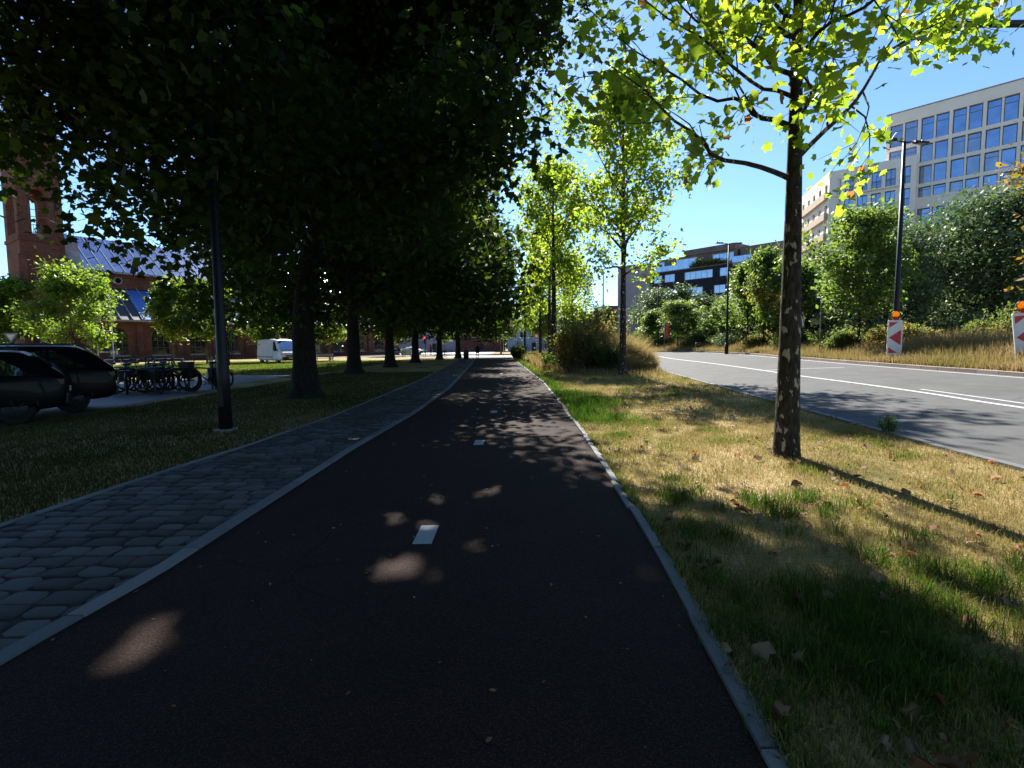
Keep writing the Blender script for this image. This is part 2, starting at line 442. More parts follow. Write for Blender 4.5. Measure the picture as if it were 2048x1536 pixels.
M['black'] = pmat("black_plastic", (0.012, 0.012, 0.013), (0.008, 0.008, 0.009), 8, 0.5)
M['carpaint'] = pmat("black_car_paint", (0.004, 0.0045, 0.006), (0.003, 0.003, 0.005), 8, 0.35, 0.0, coat=0.10, spec=0.08)
M['carglass'] = glass_mat("car_glass", (0.7, 0.8, 0.95), 0.5, (0.004, 0.005, 0.006))
M['tyre'] = pmat("tyre_rubber", (0.006, 0.006, 0.006), (0.004, 0.004, 0.004), 20, 0.8)
M['alloy'] = pmat("alloy_rim", (0.03, 0.03, 0.033), (0.018, 0.018, 0.02), 9, 0.5, 0.2)
M['white'] = pmat("white_paint", (0.70, 0.72, 0.75), (0.62, 0.64, 0.67), 2, 0.35, coat=0.4)
M['redlens'] = pmat("red_lens", (0.06, 0.006, 0.006), (0.04, 0.005, 0.005), 5, 0.3)
M['lens'] = pmat("clear_lens", (0.5, 0.52, 0.55), (0.35, 0.36, 0.4), 12, 0.15)
M['steel'] = pmat("galvanised_steel", (0.35, 0.36, 0.37), (0.25, 0.26, 0.27), 12, 0.5, 0.7)
M['signred'] = pmat("sign_red", (0.50, 0.015, 0.02), (0.42, 0.012, 0.018), 6, 0.45)
M['signwhite'] = pmat("sign_white", (0.72, 0.72, 0.70), (0.62, 0.62, 0.60), 6, 0.5)
M['signback'] = pmat("sign_back", (0.28, 0.29, 0.30), (0.2, 0.21, 0.22), 6, 0.6, 0.5)
M['banner'] = pmat("banner_red", (0.75, 0.06, 0.025), (0.66, 0.05, 0.02), 5, 0.7)
M['wood'] = pmat("weathered_wood", (0.30, 0.24, 0.18), (0.18, 0.14, 0.10), 5, 0.85, stretch=(1, 8, 8))
M['brick'] = brick_mat("red_brick", (0.19, 0.078, 0.052), (0.12, 0.048, 0.034), (0.136, 0.0935, 0.0765))
M['darkbrick'] = brick_mat("dark_brick", (0.035, 0.036, 0.048), (0.022, 0.023, 0.032), (0.02, 0.02, 0.024))
M['tanbrick'] = brick_mat("tan_brick", (0.23, 0.175, 0.15), (0.17, 0.13, 0.115), (0.2, 0.17, 0.15))
M['greywall'] = pmat("grey_render", (0.27, 0.25, 0.29), (0.22, 0.205, 0.24), 0.7, 0.85)
M['stone'] = pmat("pale_stone", (0.34, 0.32, 0.30), (0.22, 0.2, 0.19), 1.4, 0.85)
M['cream'] = pmat("cream_concrete", (0.84, 0.75, 0.67), (0.77, 0.69, 0.61), 0.35, 0.8, detail=9)
M['tan'] = pmat("tan_panel", (0.50, 0.38, 0.26), (0.42, 0.32, 0.22), 0.8, 0.8)
M['zinc'] = pmat("zinc_roof", (0.16, 0.25, 0.46), (0.10, 0.15, 0.28), 0.5, 0.22, 0.9)
M['bluesheet'] = pmat("blue_sheet", (0.08, 0.20, 0.55), (0.05, 0.15, 0.42), 2.5, 0.4, 0.3)
M['slate'] = pmat("dark_slate", (0.024, 0.028, 0.04), (0.016, 0.0176, 0.024), 2.0, 0.5)
M['pane'] = glass_mat("office_pane", (0.46, 0.62, 0.92), 0.55, (0.02, 0.03, 0.05), 0.25)
M['panecurtain'] = glass_mat("curtained_pane", (0.5, 0.66, 0.92), 0.38, (0.16, 0.18, 0.22), 0.2)
M['panedark'] = glass_mat("dark_pane", (0.5, 0.55, 0.6), 0.15, (0.006, 0.008, 0.01))
M['paneblue'] = glass_mat("flat_pane", (0.55, 0.72, 0.98), 0.6, (0.02, 0.03, 0.05), 0.2)
M['frame'] = pmat("window_frame", (0.10, 0.10, 0.11), (0.07, 0.07, 0.08), 4, 0.5, 0.3)
M['framewhite'] = pmat("white_frame", (0.55, 0.57, 0.6), (0.45, 0.47, 0.5), 4, 0.5)
M['darkwall'] = pmat("charcoal_cladding", (0.022, 0.024, 0.026), (0.015, 0.016, 0.018), 1.5, 0.8)
M['skin'] = pmat("skin", (0.42, 0.26, 0.19), (0.36, 0.22, 0.16), 20, 0.6)
M['coat'] = pmat("dark_coat", (0.012, 0.012, 0.015), (0.008, 0.008, 0.01), 20, 0.9)
M['redshirt'] = pmat("red_shirt", (0.45, 0.03, 0.04), (0.35, 0.02, 0.03), 20, 0.85)
M['hair'] = pmat("dark_hair", (0.015, 0.011, 0.008), (0.01, 0.008, 0.006), 60, 0.6)
M['amber'] = leaf_mat("amber_lens", [(0, (0.9, 0.36, 0.01)), (1, (0.95, 0.40, 0.01))], [(0, (1.0, 0.5, 0.02)), (1, (1.0, 0.52, 0.02))], 0.55, 0.15, 0.6)
M['bluewall'] = pmat("pale_blue_facade", (0.30, 0.38, 0.52), (0.22, 0.29, 0.42), 0.6, 0.7)
M['clay'] = pmat("flower_pale", (0.55, 0.55, 0.35), (0.4, 0.4, 0.2), 6, 0.8)

# ------------------------------------------------------------------ curves of the place (x as a function of y, from the photograph)
def itp(y, ys, xs): return np.interp(y, ys, xs)
yL = [-20, 1, 2.6, 3.6, 8, 12.2, 19, 31.2, 45.3, 60, 74]
xLedge = [-2.75, -2.7, -2.66, -2.55, -2.52, -2.35, -2.35, -2.86, -3.5, -4.3, -5.1]     # paving / cycle path boundary
yS = [-20, 4.6, 6.4, 8.4, 11.8, 24.7, 45, 60, 74]
xSedge = [-4.9, -4.75, -4.6, -4.4, -4.2, -4.35, -5.3, -6.2, -7.0]                      # lawn / paving boundary
yR = [-20, 1, 2, 4.3, 8.8, 13.4, 22.4, 42, 60, 74]
xRedge = [0.75, 0.92, 0.98, 1.12, 1.26, 1.32, 1.33, 0.72, 0.1, -0.4]                   # cycle path / verge boundary
def XL(y): return itp(y, yL, xLedge)
def XS(y): return itp(y, yS, xSedge)
def XR(y): return itp(y, yR, xRedge)

def catmull(pts, n):
    P = np.array(pts, dtype=float); k = len(P)
    Pm = np.vstack([2 * P[0] - P[1], P, 2 * P[-1] - P[-2]])
    t = np.linspace(0, k - 1 - 1e-6, n); i = t.astype(int); f = (t - i)[:, None]
    a, b, c, d = Pm[i], Pm[i + 1], Pm[i + 2], Pm[i + 3]
    return 0.5 * (2 * b + (c - a) * f + (2 * a - 5 * b + 4 * c - d) * f ** 2 + (3 * b - a - 3 * c + d) * f ** 3)

near_pts = [(6.0, -30), (6.2, -10), (6.35, 0), (6.55, 6.5), (7.2, 12.7), (8.1, 22), (8.9, 31.8), (9.6, 45), (8.6, 58), (3.5, 70), (-6, 76), (-25, 79), (-60, 80)]
far_pts = [(15.5, -30), (15.7, -10), (15.9, 0), (16.2, 8), (16.9, 16), (18.0, 26), (19.4, 36), (21.0, 48), (20.5, 62), (14, 77), (0, 86), (-22, 90), (-60, 91)]
NR = 240
nearC = catmull(near_pts, NR); farC = catmull(far_pts, NR)

def ribbon(name, A, B, lift, mat, across=14, kind='structure', parent=None, tint=None):
    A = np.asarray(A); B = np.asarray(B); n = len(A)
    s = np.linspace(0, 1, across + 1)
    XY = A[:, None, :] * (1 - s)[None, :, None] + B[:, None, :] * s[None, :, None]
    Z = gh(XY[..., 0], XY[..., 1]) + lift
    V = np.concatenate([XY, Z[..., None]], -1).reshape(-1, 3)
    i, j = np.meshgrid(np.arange(n - 1), np.arange(across), indexing='ij'); w = across + 1
    F = np.stack([i * w + j, i * w + j + 1, (i + 1) * w + j + 1, (i + 1) * w + j], -1).reshape(-1, 4)
    # make it face up
    a, b, c = V[F[0, 0]], V[F[0, 1]], V[F[0, 2]]
    if np.cross(b - a, c - b)[2] < 0: F = F[:, ::-1]
    o = mesh_np(name, V, [F], mat, parent)
    if kind: o["kind"] = kind
    return o

def offset(C, d):
    T = np.gradient(C, axis=0); T /= np.linalg.norm(T, axis=1)[:, None]
    return C + d * np.stack([T[:, 1], -T[:, 0]], -1)       # positive = to the right of travel

# ground sheet, finer near the camera, one sheet to the horizon
gx = np.unique(np.concatenate([np.linspace(-1500, -120, 12), np.linspace(-120, -20, 26), np.linspace(-20, 30, 101), np.linspace(30, 120, 20), np.linspace(120, 1500, 12), [7.5, 24.0]]))
gy = np.unique(np.concatenate([np.linspace(-400, -20, 8), np.linspace(-20, 60, 120), np.linspace(60, 150, 30), np.linspace(150, 2200, 16)]))
X, Y = np.meshgrid(gx, gy, indexing='ij')
Z = gh(X, Y)
V = np.stack([X, Y, Z], -1).reshape(-1, 3)
i, j = np.meshgrid(np.arange(len(gx) - 1), np.arange(len(gy) - 1), indexing='ij'); w = len(gy)
F = np.stack([i * w + j, (i + 1) * w + j, (i + 1) * w + j + 1, i * w + j + 1], -1).reshape(-1, 4)
g_ = mesh_np("ground", V, [F], M['ground']); g_["kind"] = "structure"

ys = np.concatenate([np.linspace(-12, 20, 90), np.linspace(20.5, 73, 60)])
ribbon("cycle_path", np.stack([XL(ys), ys], 1), np.stack([XR(ys), ys], 1), 0.02, M['path'], 8)
ribbon("road", nearC, farC, 0.02, M['road'], 24)
# joint bed below the paving stones
ribbon("footpath_bed", np.stack([XS(ys), ys], 1), np.stack([XL(ys) - 0.02, ys], 1), 0.012, M['joint'], 4)
# pale plaza beyond, where the sun reaches the ground again
pz = mesh_np("plaza_paving", [(-75, 92, .016), (-4, 87.5, .016), (-4, 150, .016), (-75, 150, .016)], [[[0, 1, 2, 3]]], M['plaza']); pz["kind"] = "structure"
pz2 = mesh_np("path_crossing", [(-9.5, 73, .024), (6.0, 67.5, .024), (2.5, 76.5, .024), (-9.5, 78.5, .024)], [[[0, 1, 2, 3]]], M['plaza']); pz2["kind"] = "structure"
lane = mesh_np("parking_lane", [(-17.5, -10, .01), (-10.3, -10, .01), (-10.7, 10, .01), (-12.0, 22, .01), (-13.5, 36, .01), (-20.5, 38, .01), (-18.5, 15, .01)], [[[0, 1, 2, 3, 4, 5, 6]]], M['lane']); lane["kind"] = "structure"

# paving stones: individually worn setts in courses across the footpath, one surface
def setts():
    Vs, Fq, F8, T, b = [], [], [], [], 0
    y = -1.0; row = 0
    r = np.random.default_rng(3)
    while y < 62:
        d = r.uniform(0.165, 0.205) * (1 if y < 30 else 1.8)
        x0, x1 = float(XS(y)) + 0.05, float(XL(y)) - 0.07
        x = x0 - r.uniform(0, 0.15)
        while x < x1 - 0.06:
            wd = r.uniform(0.22, 0.34) * (1 if y < 30 else 1.8)
            a0, a1 = max(x, x0), min(x + wd, x1)
            if a1 - a0 > 0.07:
                g = 0.012
                cx = np.array([a0 + g, a1 - g, a1 - g, a0 + g]) + r.normal(0, .011, 4)
                cy = np.array([y + g, y + g, y + d - g, y + d - g]) + r.normal(0, .006, 4)
                cx = cx + (0.02 * math.sin(y * 1.7))
                c0 = np.stack([cx, cy], 1); q8 = []
                for k in range(4):
                    e0, e1 = c0[k - 1] - c0[k], c0[(k + 1) % 4] - c0[k]
                    q8.append(c0[k] + e0 / np.linalg.norm(e0) * r.uniform(.012, .04)); q8.append(c0[k] + e1 / np.linalg.norm(e1) * r.uniform(.012, .045))
                q8 = np.array(q8); ctr = q8.mean(0)
                h = 0.03 + r.normal(0, .003); tl = r.normal(0, .035, 2)
                ring = lambda f, z, t=0: np.concatenate([q8 + (ctr - q8) * f, (np.full(8, z) + t * ((q8 - ctr) @ tl))[:, None]], 1)
                Vs.append(np.vstack([ring(0, .004), ring(.03, h - .012), ring(.09, h - .003, .7), ring(.2, h, 1)]))
                for k in range(8):
                    q = (k + 1) % 8
                    for s_ in (0, 8, 16): Fq.append([b + s_ + k, b + s_ + q, b + s_ + 8 + q, b + s_ + 8 + k])
                F8.append([b + 24 + k for k in range(8)])
                T += [r.uniform(0.0, 0.75)] * 32
                b += 32
            x += wd
        y += d; row += 1
    o = mesh_np("footpath", np.vstack(Vs), [Fq, F8], M['sett'], tint=T); o["kind"] = "structure"
setts()

def edging(name, fx, side, width, h, ys, length, seed, mat, jitter=0.004):
    """row of kerb units along a curve x = fx(y)"""
    r = np.random.default_rng(seed); mb = MB()
    y = ys[0]
    while y < ys[1]:
        L = length * r.uniform(0.96, 1.04); y2 = min(y + L, ys[1])
        j = r.normal(0, jitter, 4)
        hh = h + r.normal(0, .003)
        t = r.uniform(0.1, 0.9)
        seg = 3
        for k in range(seg):
            ya, yb = y + .005 * (k == 0) + (y2 - y) * k / seg, y - .005 * (k == seg - 1) + (y2 - y) * (k + 1) / seg
            xa, xb = float(fx(ya)) + j[0], float(fx(yb)) + j[0]
            xa2, xb2 = xa + side * (width + j[1]), xb + side * (width + j[2])
            za, zb = float(gh(xa, ya)), float(gh(xb, yb))
            c = 0.006 * side
            P = [(xa, ya, za - .05), (xb, yb, zb - .05), (xb2, yb, zb - .05), (xa2, ya, za - .05),
                 (xa + c, ya, za + hh), (xb + c, yb, zb + hh), (xb2 - c, yb, zb + hh), (xa2 - c, ya, za + hh)]
            mb.add(P, [(4, 7, 6, 5) if side > 0 else (4, 5, 6, 7), (0, 4, 5, 1), (2, 6, 7, 3), (0, 3, 7, 4), (1, 5, 6, 2)], tint=t)
        y = y2
    o = mb.build(name, mat, tinted=True); o["kind"] = "structure"
    return o
edging("path_edging_paving", XL, -1, 0.12, 0.042, (-4, 73), 1.0, 5, M['edging'])
edging("path_edging_verge", XR, 1, 0.085, 0.04, (-4, 73), 1.0, 6, M['edging'], 0.014)
edging("lawn_edging", XS, -1, 0.06, 0.035, (-4, 60), 1.0, 8, M['edging'])

def kerb_curve(name, C, side, width, h, mat, seed, step=1.0):
    r = np.random.default_rng(seed); mb = MB()
    d = np.concatenate([[0], np.cumsum(np.linalg.norm(np.diff(C, axis=0), axis=1))])
    s = 0.0
    O = offset(C, side * width)
    while s < d[-1] - step:
        t = r.uniform(0.1, 0.9); hh = h + r.normal(0, .004)
        A = [np.array([np.interp(q, d, c[:, 0]), np.interp(q, d, c[:, 1])]) for q in (s + .01, s + step - .01) for c in (C, O)]
        P = [(p[0], p[1], float(gh(p[0], p[1])) - .05) for p in A] + [(p[0], p[1], float(gh(p[0], p[1])) + hh) for p in A]
        mb.add(P, [(4, 5, 7, 6), (0, 1, 5, 4), (2, 6, 7, 3), (0, 4, 6, 2), (1, 3, 7, 5)], tint=t)
        s += step
    o = mb.build(name, mat, tinted=True); o["kind"] = "structure"
kerb_curve("near_kerb", nearC, -1, 0.14, 0.045, M['edging'], 3)
kerb_curve("far_kerb", farC, 1, 0.20, 0.15, M['kerb'], 4)

# painted lines
def line_px(name, pts, width, lift=0.027, n=60, mat=None):
    W = np.array([[*gp(px, py)][:2] for px, py in pts])
    C = catmull(W, n)
    ribbon(name, offset(C, -width / 2), offset(C, width / 2), lift, mat or M['paint'], 2)
line_px("centre_line_marking", [(1318, 713), (1345, 718), (1420, 727), (1521, 741), (1586, 751), (1700, 766), (1841, 786), (1960, 805), (2048, 818), (2200, 842)], 0.15)
line_px("centre_line_marking", [(1841, 780), (1950, 795), (2048, 809), (2200, 831)], 0.10)
line_px("junction_line_marking", [(1530, 741.5), (1590, 738.5), (1640, 737), (1688, 735.5)], 0.15, 0.0235)
ribbon("edge_line_marking", offset(farC, -0.42)[20:190], offset(farC, -0.30)[20:190], 0.0265, M['paint'], 2)
ribbon("edge_line_marking", offset(nearC, 0.18)[150:200], offset(nearC, 0.28)[150:200], 0.0265, M['paint'], 2)
# short white dashes down the middle of the cycle path
mb = MB()
for yc in (0.2, 4.32, 8.5, 12.45, 16.6, 20.8, 25, 29.2, 33.4, 37.6, 41.8, 46, 50):
    xc = float(np.interp(yc, [0, 4.3, 8.5, 12.5, 25, 40, 50], [-.88, -.755, -.56, -.45, -.45, -.9, -1.4]))
    sl = 0.0
    V = [(xc - .08, yc - .22, .0245), (xc + .08, yc - .22, .0245), (xc + .08, yc + .22, .0245), (xc - .08, yc + .22, .0245)]
    mb.add(V, [(0, 1, 2, 3)])
o = mb.build("path_dash_marking", M['pathpaint']); o["kind"] = "structure"
# ------------------------------------------------------------------ leaves
def _star(tips, notch):
    P = []
    for k, (a, r) in enumerate(tips):
        P.append((r * math.cos(math.radians(a)), r * math.sin(math.radians(a)), -0.10 * r))
        if k < len(tips) - 1:
            na, nr = notch[k]
            P.append((nr * math.cos(math.radians(na)), nr * math.sin(math.radians(na)), 0.03))
    return P
LOBED = [(0.0, -0.16, 0.02)] + _star([(-20, .50), (14, .46), (38, .64), (61, .47), (74, .55), (90, .74), (106, .55), (119, .47), (142, .64), (166, .46), (200, .50)], [(0, .36), (25, .50), (52, .42), (67, .44), (81, .62), (99, .62), (113, .44), (128, .42), (155, .50), (180, .36)])
LOBED = [LOBED[k] for k in (0, 1, 2, 4, 5, 7, 11, 13, 15, 17, 18, 20, 21)]
LOBED = np.array(LOBED)                       # 13-cornered plane / maple leaf, about 1.2 across
OVAL = np.array([(0, -.5, 0), (.26, -.15, -.03), (.24, .2, -.03), (0, .55, -.08), (-.24, .2, -.03), (-.26, -.15, -.03)])
SLIM = np.array([(0, -.6, 0), (.11, 0, -.02), (0, .6, -.05), (-.11, 0, -.02)])
QUAD = np.array([(0, -.5, 0), (.34, 0, -.04), (0, .5, 0), (-.34, 0, .04)])

def leaves(P, size, tmpl, r, up=0.5, sv=0.25, nrm=None):
    """place one template leaf at each point; returns V, F"""
    n = len(P)
    Nn = r.normal(0, 1, (n, 3)); Nn[:, 2] += up * 2.2
    if nrm is not None: Nn += nrm
    Nn /= np.linalg.norm(Nn, axis=1)[:, None]
    A = r.normal(0, 1, (n, 3)); A[:, 2] -= 0.7            # leaf tips hang a little
    U = np.cross(A, Nn); U /= np.linalg.norm(U, axis=1)[:, None] + 1e-9
    W = np.cross(Nn, U)
    s = size * np.clip(r.normal(1, sv, n), .45, 1.7)
    t = tmpl
    V = P[:, None, :] + s[:, None, None] * (t[None, :, 0, None] * U[:, None] + t[None, :, 1, None] * W[:, None] + t[None, :, 2, None] * Nn[:, None])
    k = len(t)
    F = (np.arange(n) * k)[:, None] + np.arange(k)[None, :]
    return V.reshape(-1, 3), F

def unit(v): return v / (np.linalg.norm(v) + 1e-9)

def bend_path(p, d, L, n, r, wob=0.18, lift=0.0):
    pts = [np.array(p, float)]; d = unit(np.array(d, float))
    for _ in range(n):
        d = unit(d + r.normal(0, wob, 3) + np.array([0, 0, lift]))
        pts.append(pts[-1] + d * L / n)
    return pts

def grow(r, H, r0, base, R, prof, nl, nsub=5, ntw=3, wob=0.16, lean=(0, 0), limbs=None, sub_len=0.42, twig=0.7, el0=(15, 45), trunk_top=0.92, flare=1.5, sides=10, lift=0.06):
    """trunk and limbs (thick), twigs (thin), and the points leaves hang from"""
    tubes, twigs, tips = [], [], []
    nt = 14
    tp = []
    for k in range(nt + 1):
        t = k / nt
        z = t * H * trunk_top
        tp.append(np.array([lean[0] * t + 0.035 * math.sin(3.1 * t + r0 * 9) * H * .12 * t, lean[1] * t + 0.03 * math.sin(4.3 * t) * H * .1 * t, z - (0.06 if k == 0 else 0)]))
    rad = [r0 * (1 - 0.86 * (k / nt) ** 0.9) for k in range(nt + 1)]
    # root flare
    fl = [tp[0], tp[0] * .7 + tp[1] * .3] + tp[1:]
    fr = [r0 * flare, r0 * (1 + (flare - 1) * .25)] + rad[1:]
    tubes.append((fl, fr, sides + 4))
    def trunk_at(z):
        i = min(nt - 1, max(0, z / (H * trunk_top) * nt)); k = int(i); f = i - k
        return tp[k] * (1 - f) + tp[k + 1] * f, rad[k] * (1 - f) + rad[k + 1] * f
    L_ = []
    if limbs:
        L_ = limbs
    for i in range(nl):
        t = (i + r.uniform(0.1, 0.9)) / nl
        z = base + (H * trunk_top * .97 - base) * t
        p, tr = trunk_at(z)
        L = R * prof(t) * r.uniform(0.8, 1.12)
        az = i * 2.399 + r.uniform(-.4, .4)
        el = math.radians(el0[0] + (el0[1] - el0[0]) * t + r.uniform(-8, 12))
        d = np.array([math.cos(az) * math.cos(el), math.sin(az) * math.cos(el), math.sin(el)])
        pts = bend_path(p, d, L, 7, r, wob, lift)
        L_.append((pts, min(tr * .55, 0.02 + L * .016)))
    for pts, br in L_:
        n = len(pts)
        L = sum(np.linalg.norm(pts[k + 1] - pts[k]) for k in range(n - 1))
        rr = [max(.008, br * (1 - .85 * k / (n - 1))) for k in range(n)]
        tubes.append((pts, rr, 7))
        for q in range(nsub):
            s = 0.22 + 0.78 * (q + r.uniform(0, .9)) / nsub
            s = min(s, .99); i = s * (n - 1); k = int(i); f = i - k
            p = pts[k] * (1 - f) + pts[min(k + 1, n - 1)] * f
            ld = unit(pts[min(k + 1, n - 1)] - pts[k])
            d = unit(ld * .9 + r.normal(0, .6, 3) + np.array([0, 0, .15]))
            sl = L * sub_len * (1.15 - .6 * s) * r.uniform(.7, 1.2) + .25
            sp = bend_path(p, d, sl, 4, r, wob * 1.3, 0.0)
            sr = rr[k] * .5
            tubes.append((sp, [max(.005, sr * (1 - .8 * m / 4)) for m in range(5)], 5))
            for w_ in range(ntw):
                m = r.integers(1, 5); p2 = sp[m]
                d2 = unit(unit(sp[m] - sp[m - 1]) + r.normal(0, .7, 3))
                tw = bend_path(p2, d2, twig * r.uniform(.6, 1.3), 3, r, .25, -0.03)
                twigs.append((tw, [.006, .005, .004, .002], 3))
                tips += tw[1:]
            tips += sp[2:]
        tips += pts[-2:]
    return tubes, twigs, np.array(tips)

def crown_points(r, tips, n, sig):
    P = tips[r.integers(0, len(tips), n)] + r.normal(0, sig, (n, 3))
    return P

SUNV = np.array(sv)
# gaps in the leaves through which the sun reaches the path: (ground point, radius)
GAPS = [(gp(px, py), q) for px, py, q in [(300, 1278, .14), (228, 1330, .13), (262, 1305, .14), (885, 1005, .14), (780, 1048, .13), (845, 1052, .11), (910, 1088, .11), (950, 1103, .11), (985, 990, .16), (955, 992, .12), (815, 1140, .16), (860, 1150, .1),
        (1300, 1150, .10), (560, 925, .12), (512, 968, .09), (655, 903, .1), (700, 880, .14), (620, 915, .1), (1870, 1190, .16), (1960, 1260, .22), (1780, 1120, .14), (2010, 1160, .2), (1700, 1250, .1), (1600, 1160, .08), (1300, 1000, .12), (760, 842, .18), (800, 838, .16), (740, 858, .12), (1000, 1250, .10), (480, 1000, .08)]]
_g = np.random.default_rng(77)
GAPS = [(g + Vector((_g.normal(0, q * .55), _g.normal(0, q * .75), 0)), q * _g.uniform(.35, .75)) for g, q in GAPS for _ in range(4)]
def open_gaps(P, loc):
    keep = np.ones(len(P), bool)
    W = P + np.array(loc)
    for g, q in GAPS:
        d = W - np.array(g); t = d @ SUNV
        dist = np.linalg.norm(d - t[:, None] * SUNV, axis=1)
        keep &= dist > q * 1.2
    return keep

def make_tree(name, loc, label, group, r, H, r0, base, R, prof, nl, nleaf, lsize, tmpl, lmat, bmat, sig=0.28, up=.5, twm=None, cat="tree", tint_fn=None, rz=0.0, flecks=False, crown_shift=None, **kw):
    root = empty(name, loc, rz, label, cat, group)
    tubes, twigs, tips = grow(r, H, r0, base, R, prof, nl, **kw)
    if crown_shift:        # limbs on the light side grow longer: shift everything above the first fork
        sh = lambda p: np.array([p[0] + crown_shift[0] * min(1, max(0, p[2] - base * .7) / 4), p[1] + crown_shift[1] * min(1, max(0, p[2] - base * .7) / 4), p[2]])
        tubes = [([sh(p) for p in a], b, c) for a, b, c in tubes]; twigs = [([sh(p) for p in a], b, c) for a, b, c in twigs]; tips = np.array([sh(p) for p in tips])
    V, F = join_tubes(tubes)
    mesh_np("trunk", V, [F], bmat, root, smooth=True)
    P = crown_points(r, tips, nleaf, sig)
    P = P[P[:, 2] > base * .55]
    if flecks: P = P[open_gaps(P, loc)]
    LV, LF = leaves(P, lsize, tmpl, r, up)
    k = len(tmpl)
    clump = np.sin(P[:, 0] * 1.3 + 2) * np.cos(P[:, 1] * 1.1) * .5 + .5
    t = np.clip(r.beta(2, 2.6, len(P)) * .8 + clump * .12, 0, 1)
    if tint_fn is not None: t = tint_fn(P, t, r)
    t = np.repeat(t, k)
    TV, TF = join_tubes(twigs) if twigs else (np.zeros((0, 3)), np.zeros((0, 4), int))
    allV = np.vstack([LV, TV]); 
    mi = np.concatenate([np.zeros(len(LF), int), np.ones(len(TF), int)])
    if k == 4:
        o = mesh_np("crown", allV, [np.vstack([LF, TF + len(LV)])], [lmat, bmat], root, tint=np.concatenate([t, np.zeros(len(TV))]), mi=mi)
    else:
        o = mesh_np("crown", allV, [LF, TF + len(LV)], [lmat, bmat], root, tint=np.concatenate([t, np.zeros(len(TV))]), mi=mi)
    return root

def copy_tree(root, loc, rz, sc, label, group=None, shape=None):
    c = root.copy(); COL.objects.link(c)
    c.location = loc; c.rotation_euler = (0, 0, rz); c.scale = sc if isinstance(sc, tuple) else (sc,) * 3
    c["label"] = label
    if group: c["group"] = group
    for ch in root.children:
        d = ch.copy(); COL.objects.link(d); d.parent = c
        for g2 in ch.children:
            e = g2.copy(); COL.objects.link(e); e.parent = d
    return c

round_prof = lambda t: math.sin(math.pi * min(.97, (0.22 + .72 * t))) ** .6
oval_prof = lambda t: (math.sin(math.pi * (0.16 + .78 * t))) ** .8
cone_prof = lambda t: (1 - t) ** .7 * .9 + .12

# ---- the row of big dark trees between the lawn and the footpath
GR = "big dark trees in a row along the footpath"
def rr_(s): return np.random.default_rng(s)
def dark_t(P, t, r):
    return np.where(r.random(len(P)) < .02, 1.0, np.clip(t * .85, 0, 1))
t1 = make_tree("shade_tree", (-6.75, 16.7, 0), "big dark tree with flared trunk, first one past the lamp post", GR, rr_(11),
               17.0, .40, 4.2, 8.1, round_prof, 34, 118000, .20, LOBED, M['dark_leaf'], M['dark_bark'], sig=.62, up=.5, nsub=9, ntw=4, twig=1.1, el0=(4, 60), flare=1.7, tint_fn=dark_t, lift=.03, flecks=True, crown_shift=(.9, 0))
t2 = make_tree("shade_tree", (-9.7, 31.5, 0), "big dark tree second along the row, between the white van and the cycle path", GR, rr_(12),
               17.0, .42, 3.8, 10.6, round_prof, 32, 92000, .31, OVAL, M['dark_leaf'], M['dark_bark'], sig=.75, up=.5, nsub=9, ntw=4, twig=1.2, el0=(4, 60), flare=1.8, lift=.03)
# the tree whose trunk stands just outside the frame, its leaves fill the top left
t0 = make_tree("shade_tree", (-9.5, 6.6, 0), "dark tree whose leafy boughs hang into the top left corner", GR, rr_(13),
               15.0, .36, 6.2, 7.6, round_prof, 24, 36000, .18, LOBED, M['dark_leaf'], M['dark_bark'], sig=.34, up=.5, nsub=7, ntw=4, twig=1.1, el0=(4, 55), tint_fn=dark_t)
for (x, y, rz, s, lab) in [(-9.5, 40, 1.3, .93, "third of the big dark trunks along the row, behind the second"),
                           (-9.4, 50, 2.9, .92, "fourth dark trunk of the row, in front of the sunlit brick door"),
                           (-8.6, 61, 4.2, .86, "slimmer dark tree beside the waste bin at the end of the footpath"),
                           (-6.9, 66, 0.7, .86, "last dark tree of the row, trunk right next to the waste bin")]:
    copy_tree(t2, (x, y, 0), rz, s, lab)
copy_tree(t2, (-4.5, -9, 0), 2.2, (1.0, 1.0, 1.0), "unseen dark tree added to the row behind the viewer to block sky light")  # out of view, added to hold back diffuse sky light from behind
copy_tree(t2, (-21.5, -5, 0), 3.3, (1.0, 1.0, 1.0), "unseen dark tree added outside the frame to block sky light")  # extra tree out of view, added only to shut out sky light

